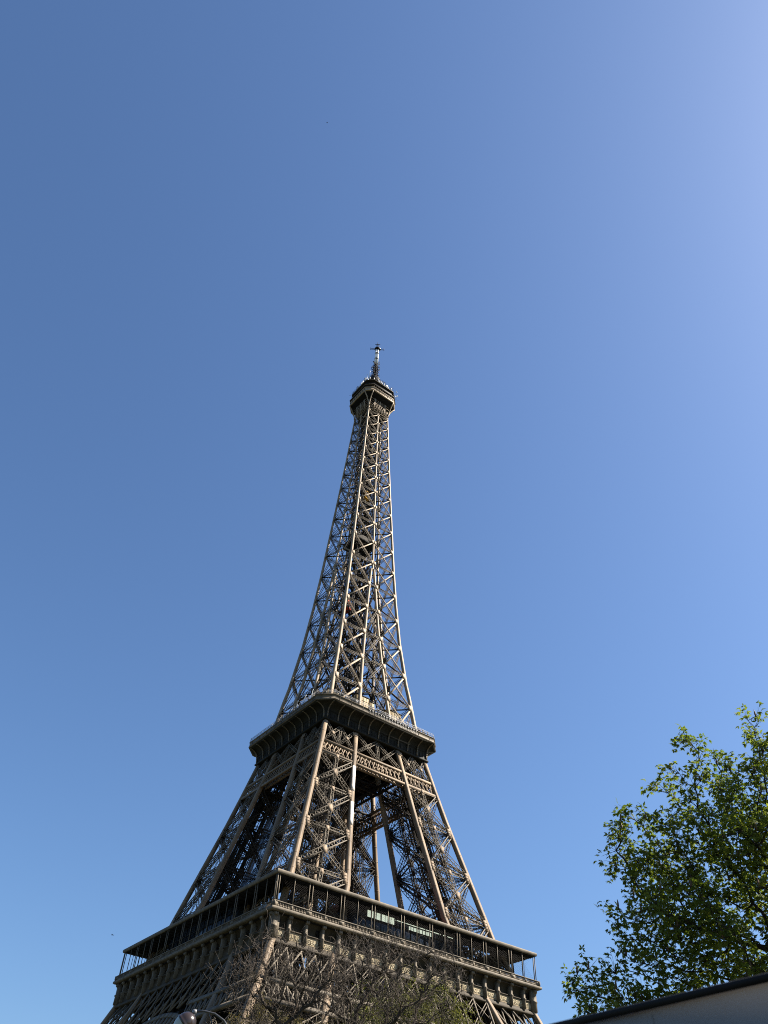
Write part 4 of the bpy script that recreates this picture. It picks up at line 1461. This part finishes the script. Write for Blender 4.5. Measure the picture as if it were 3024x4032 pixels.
# --- horse chestnut in young leaf on the right
def chestnut():
    g = np.random.default_rng(44)
    t = thing('chestnut_tree', 'large horse chestnut tree in young green leaf with upright flower buds', 'tree')
    base = at(25.5, 20.5, 0)
    pts = [base+np.array((0.25*f, 0.5*f, 6.2*f)) for f in np.linspace(0, 1, 12)]
    bl = [(26, 20.3, 7.7, (3.0, 3.2, 3.0), 420), (31.5, 19.8, 7.7, (2.0, 2.0, 2.5), 260), (33.6, 20, 9.2, (1.35, 1.35, 1.4), 110), (35.2, 20, 7.9, (1.1, 1.1, 1.0), 70),
          (27.6, 20, 10.4, (1.4, 1.4, 1.5), 140), (24.6, 20, 11.5, (1.0, 1.0, 1.2), 70), (29.4, 20, 11.7, (0.5, 0.5, 0.4), 18), (31.4, 19.9, 10.9, (0.8, 0.8, 0.6), 30),
          (38.6, 20, 6.2, (1.0, 1.0, 1.0), 80), (40.2, 20, 6.9, (0.55, 0.55, 0.5), 28), (36.8, 20.2, 6.0, (1.0, 1.0, 1.2), 90), (35.4, 20, 7.0, (1.2, 1.2, 1.3), 120), (33.0, 20.3, 6.2, (1.3, 1.3, 1.2), 110), (29.5, 20, 9.4, (1.7, 1.7, 1.3), 140), (22, 20.5, 9.5, (2.4, 2.4, 2.6), 160),
          (37.0, 19.8, 9.7, (0.5, 0.5, 0.2), 7), (36.9, 20.1, 9.3, (0.6, 0.5, 0.3), 9), (36.4, 20, 10.7, (0.3, 0.4, 0.2), 5), (35.2, 20, 10.1, (0.6, 0.6, 0.4), 12), (33.2, 20.1, 11.4, (0.5, 0.5, 0.3), 8), (31.4, 19.8, 12.1, (0.4, 0.4, 0.2), 6), (27.0, 20.0, 12.6, (0.4, 0.4, 0.2), 6), (37.6, 20.1, 8.3, (0.5, 0.5, 0.2), 6), (40.5, 20, 7.3, (0.3, 0.3, 0.2), 4), (40.9, 20, 6.3, (0.3, 0.3, 0.3), 5), (37.6, 20, 7.5, (0.5, 0.5, 0.3), 9)]
    attr = np.concatenate([blob(at(a_, d_, z_), r_, n_, g, 0.42) for a_, d_, z_, r_, n_ in bl])
    P, par = colonize(attr, pts, 0.24, 1.7, 0.4, g, 0.22)
    mb = MB()
    r, kids = skeleton_tubes(mb, P, par, 0.0095, 2.15, 0.3)
    mb.build('trunk', DBARK, t)
    mb = MB()
    tips = twigs(mb, P, par, r, g, 7600, 0.36, 0.007, 0.25, 3, 0.06, 0.3)
    mb.build('twigs', DBARK, t)
    # add the skeleton's own tips
    leafless = [i for i in range(len(P)) if not kids[i]]
    pos = [p for p, v in tips]+[P[i] for i in leafless]
    dr = [v for p, v in tips]+[P[i]-P[par[i]] for i in leafless]
    pos, dr = np.array(pos), unit(np.array(dr))
    B, Dd, S, N, L, Wd = [], [], [], [], [], []
    for _ in range(1):
        n = len(pos)
        ax = unit(dr*0.5+g.normal(size=(n, 3))*0.75+np.array((0, 0, 0.1)))
        q = pos+ax*g.uniform(0.05, 0.12, (n, 1))
        ref = unit(np.cross(ax, np.array((0, 0, 1.0))+g.normal(size=(n, 3))*0.15))
        upv = np.cross(ref, ax)
        for kf in (-1.25, -0.65, 0.0, 0.65, 1.25):
            d = unit(ax*math.cos(kf)+ref*math.sin(kf)+np.array((0, 0, -0.75))*g.uniform(0.5, 1.4, (n, 1)))
            s = unit(np.cross(d, upv)+1e-6)
            B.append(q)
            Dd.append(d)
            S.append(s)
            N.append(unit(np.cross(s, d)))
            L.append(g.uniform(0.065, 0.145, n)*(1-0.12*abs(kf)))
            Wd.append(g.uniform(0.17, 0.24, n))
    B, Dd, S, N = map(np.concatenate, (B, Dd, S, N))
    L, Wd = np.concatenate(L), np.concatenate(Wd)
    V, l, tt = leaf_quads(B, Dd, S, L, Wd, np.full(len(L), 0.07), N)
    mesh_np('crown', V, l, tt, LEAF, t)
    mb = MB()
    for i in g.choice(np.array(leafless), min(260, len(leafless)), replace=False):
        p = P[i]
        mb.tube([p, p+np.array((0, 0, 0.05)), p+np.array((0.01, 0, 0.13)), p+np.array((0.012, 0.005, 0.2))], [0.012, 0.024, 0.018, 0.004], 5)
    sp = mb.build('flower_spikes', SPIKE, t)
    sp['kind'] = 'stuff'
chestnut()

# ------------------------------------------------------------------ street lamp
t = thing('street_lamp', 'grey street lamp with hanging pale globe lantern on a black curved arm', 'street lamp')
L0 = CAM+np.array((9.41, 19.89, 0))
L0[2] = 6.2
ca = np.array((0.70, -0.40, 0))       # from lantern towards the pole
ca /= np.linalg.norm(ca)
kn = L0+np.array((0.16, -0.08, 0.0))
kn[2] = 6.47
arm = [kn, kn+ca*0.2+np.array((0, 0, 0.015)), kn+ca*0.45+np.array((0, 0, -0.02)), kn+ca*0.68+np.array((0, 0, -0.14)), kn+ca*0.88+np.array((0, 0, -0.36)), kn+ca*1.0+np.array((0, 0, -0.7)), kn+ca*1.05+np.array((0, 0, -1.2))]
mb = MB()
pb = arm[-1].copy()
mb.tube([(pb[0], pb[1], 0), (pb[0], pb[1], 0.6), (pb[0], pb[1], 3.0), (pb[0], pb[1], pb[2]+0.05)], [0.11, 0.085, 0.07, 0.055], 12)
mb.lathe((pb[0], pb[1], 0), [(0.2, 0), (0.2, 0.25), (0.13, 0.45), (0.1, 0.9)], 14)
mb.build('pole', POLE, t, True)
mb = MB()
mb.tube(arm, [0.032, 0.024, 0.024, 0.026, 0.028, 0.032, 0.036], 8)
mb.build('arm', POLE, t, True)
mb = MB()
axl = np.array((0.6, -0.42, 0.68))
axl /= np.linalg.norm(axl)
mb.lathe(kn-axl*0.03, [(0.0, -0.06), (0.05, -0.04), (0.062, 0.0), (0.05, 0.045), (0.0, 0.06)], 12)
mb.tube([kn, L0+axl*0.2], 0.025, 8)
mb.build('knob', STEEL, t, True)
mb = MB()
prof = [(0.0, 0.25)]+[(0.23*math.cos(a), 0.25*math.sin(a)) for a in np.linspace(1.4, 0.0, 9)]+[(0.238, -0.01), (0.238, -0.05), (0.225, -0.055)]
mb.lathe(L0, prof, 28, axl)
mb.build('lantern_hood', LAMPDARK, t, True)
mb = MB()
mb.lathe(L0, [(0.22*math.cos(a), -0.05+0.24*math.sin(a)) for a in np.linspace(0.0, -1.57, 10)], 28, axl)
mb.build('lantern_glass', LAMPGLASS, t, True)

# ------------------------------------------------------------------ grey kiosk close by on the right
t = thing('kiosk', 'grey panelled kiosk with black rounded trim along its roof edge under the chestnut', 'kiosk')
kx, y0, y1, kz = CAM[0]+3.51, CAM[1]-2.2, CAM[1]+6.2, 2.66
mb = MB()
mb.box(kx, kx+2.6, y0, y1, 0.12, kz)
mb.build('wall_panel', PANEL, t)
mb = MB()
mb.box(kx+0.02, kx+2.58, y0+0.02, y1-0.02, kz+0.002, kz+0.03)
mb.build('roof', STEEL, t)
mb = MB()
for p, q in (((kx-0.02, y0, kz+0.005), (kx-0.02, y1, kz+0.005)), ((kx+2.62, y0, kz+0.005), (kx+2.62, y1, kz+0.005)), ((kx, y0-0.02, kz+0.005), (kx+2.6, y0-0.02, kz+0.005)), ((kx, y1+0.02, kz+0.005), (kx+2.6, y1+0.02, kz+0.005))):
    mb.tube([p, q], 0.017, 14)
mb.build('roof_trim', RUBBER, t)
mb = MB()
for y in np.arange(y0+1.2, y1, 1.2):
    mb.box(kx-0.003, kx+0.004, y-0.003, y+0.003, 0.14, kz-0.03)
    for z in np.arange(0.3, kz-0.1, 0.45):
        for e in (-0.04, 0.04):
            mb.lathe((kx-0.0005, y+e, z), [(0.0, 0.004), (0.005, 0.003), (0.007, 0.0)], 8, (-1, 0, 0))
jt = mb.build('panel_joints', PANEL, t)
mb = MB()
mb.box(kx-0.006, kx+2.606, y0-0.006, y1+0.006, 0, 0.118)
mb.build('plinth', DARK, t)

# ------------------------------------------------------------------ birds
def bird(pos, heading, span, label):
    t = thing('bird', label, 'bird', 'distant birds in the sky')
    c = np.array(pos)
    f = np.array((math.cos(heading), math.sin(heading), 0.05))
    s = np.array((-math.sin(heading), math.cos(heading), 0))
    mb = MB()
    mb.tube([c-f*span*0.34, c-f*span*0.2, c, c+f*span*0.17, c+f*span*0.25, c+f*span*0.31], [0.01*span, 0.045*span, 0.075*span, 0.06*span, 0.045*span, 0.008*span], 8)
    for e in (-1, 1):
        rows = []
        for q, w, z, sw in ((0.05, 0.13, 0.02, 0), (0.22, 0.12, 0.09, 0.02), (0.38, 0.08, 0.08, -0.03), (0.5, 0.02, 0.03, -0.1)):
            b = c+s*e*q*span+np.array((0, 0, z*span))+f*sw*span
            rows += [b+f*w*span, b-f*w*span]
        mb.raw(rows, [(0, 2, 3, 1), (2, 4, 5, 3), (4, 6, 7, 5)])
    mb.raw([c-f*span*0.3-s*0.02*span, c-f*span*0.3+s*0.02*span, c-f*span*0.46+s*0.08*span, c-f*span*0.46-s*0.08*span], [(0, 1, 2, 3)])
    mb.build('body', BIRD, t, True)
bird(CAM+np.array((30.52, 84.67, 25.5)), 2.2, 0.45, 'small dark bird flying level with the first gallery')
bird(CAM+np.array((51.6, 140.85, 408.0)), 0.6, 0.95, 'tiny dark bird high in the sky above the mast')

# ------------------------------------------------------------------ people on the second gallery
def person_mesh(arms):
    me = bpy.data.meshes.new('person')
    J = [(0, 0, 0.95), (0, 0, 1.15), (0, 0, 1.42), (0, 0, 1.52), (0, 0.01, 1.64), (0, 0.0, 1.75),
         (0.1, 0, 0.9), (0.11, 0.01, 0.5), (0.11, -0.02, 0.08), (0.11, 0.12, 0.04),
         (-0.1, 0, 0.9), (-0.11, 0.01, 0.5), (-0.11, -0.02, 0.08), (-0.11, 0.12, 0.04),
         (0.19, 0, 1.42), (0.24, 0.0, 1.13), (0.22, 0.18 if arms else 0.05, 0.92 if not arms else 1.1), (0.21, 0.26 if arms else 0.07, 0.83 if not arms else 1.12),
         (-0.19, 0, 1.42), (-0.24, 0.0, 1.13), (-0.22, 0.18 if arms else 0.05, 0.92 if not arms else 1.1), (-0.21, 0.26 if arms else 0.07, 0.83 if not arms else 1.12)]
    E_ = [(0, 1), (1, 2), (2, 3), (3, 4), (4, 5), (0, 6), (6, 7), (7, 8), (8, 9), (0, 10), (10, 11), (11, 12), (12, 13), (2, 14), (14, 15), (15, 16), (16, 17), (2, 18), (18, 19), (19, 20), (20, 21)]
    rad = [0.15, 0.14, 0.14, 0.06, 0.105, 0.08, 0.09, 0.065, 0.045, 0.04, 0.09, 0.065, 0.045, 0.04, 0.07, 0.05, 0.04, 0.035, 0.07, 0.05, 0.04, 0.035]
    me.from_pydata(J, E_, [])
    o = bpy.data.objects.new('tmp_person', me)
    COL.objects.link(o)
    sk = o.modifiers.new('skin', 'SKIN')
    for v, rr in zip(me.skin_vertices[0].data, rad):
        v.radius = (rr, rr*0.8)
    me.skin_vertices[0].data[0].use_root = True
    ss = o.modifiers.new('sub', 'SUBSURF')
    ss.levels = ss.render_levels = 1
    bpy.context.view_layer.update()
    dg = bpy.context.evaluated_depsgraph_get()
    m2 = bpy.data.meshes.new_from_object(o.evaluated_get(dg))
    bpy.data.objects.remove(o)
    m2.materials.clear()
    for i in range(4):
        m2.materials.append(SKIN)
    for p in m2.polygons:
        c = p.center
        p.use_smooth = True
        if c.z > 1.68 or (c.z > 1.58 and c.y < -0.02):
            p.material_index = 3
        elif c.z > 1.5 or (abs(c.x) > 0.15 and (c.z < 0.9 or c.y > 0.2) and c.z > 0.7):
            p.material_index = 0
        elif c.z > 0.93:
            p.material_index = 1
        else:
            p.material_index = 2
    return m2
PM = [person_mesh(False), person_mesh(True)]
TOPS = [mat('navy_cloth', (0.02, 0.025, 0.05)), mat('black_cloth', (0.018, 0.018, 0.02)), mat('wine_cloth', (0.12, 0.02, 0.03)), mat('grey_cloth', (0.16, 0.16, 0.17)), mat('white_cloth', (0.55, 0.55, 0.55))]
TROU = [mat('jeans_cloth', (0.03, 0.045, 0.09)), mat('dark_trouser_cloth', (0.02, 0.02, 0.022))]
TN = ['navy', 'black', 'wine red', 'grey', 'white']
spots = [(11.4, 0), (12.1, 1), (12.7, 2), (13.3, 0), (13.9, 3), (14.5, 1), (15.2, 0), (-9.5, 4), (-4.0, 1), (1.5, 4), (4.6, 2)]
WHERE = ['by the tower leg, at the group\'s inner end', 'second along the group from the tower leg', 'third along the group from the tower leg', 'fourth along the group from the tower leg', 'fifth along the group from the tower leg', 'sixth along the group from the tower leg', 'at the group\'s end by the gallery corner', 'alone near the chamfered corner', 'just before the white lattice barrier', 'behind the middle of the lattice barrier', 'behind the lattice barrier near the tan cabin']
for i, (x, c) in enumerate(spots):
    o = bpy.data.objects.new('person', PM[i % 2])
    COL.objects.link(o)
    o.location = (x, -19.95+0.15*(i % 3), 117.2)
    o.rotation_euler = (0, 0, math.pi+rnd.uniform(-0.6, 0.6))
    sc_ = rnd.uniform(0.94, 1.05)
    o.scale = (sc_, sc_, sc_)
    for si, m_ in ((1, TOPS[c]), (2, TROU[i % 2]), (3, HAIR)):
        o.material_slots[si].link = 'OBJECT'
        o.material_slots[si].material = m_
    tag(o, 'person in %s top at the railing, %s' % (TN[c], WHERE[i]), 'person', 'people at the second gallery railing')
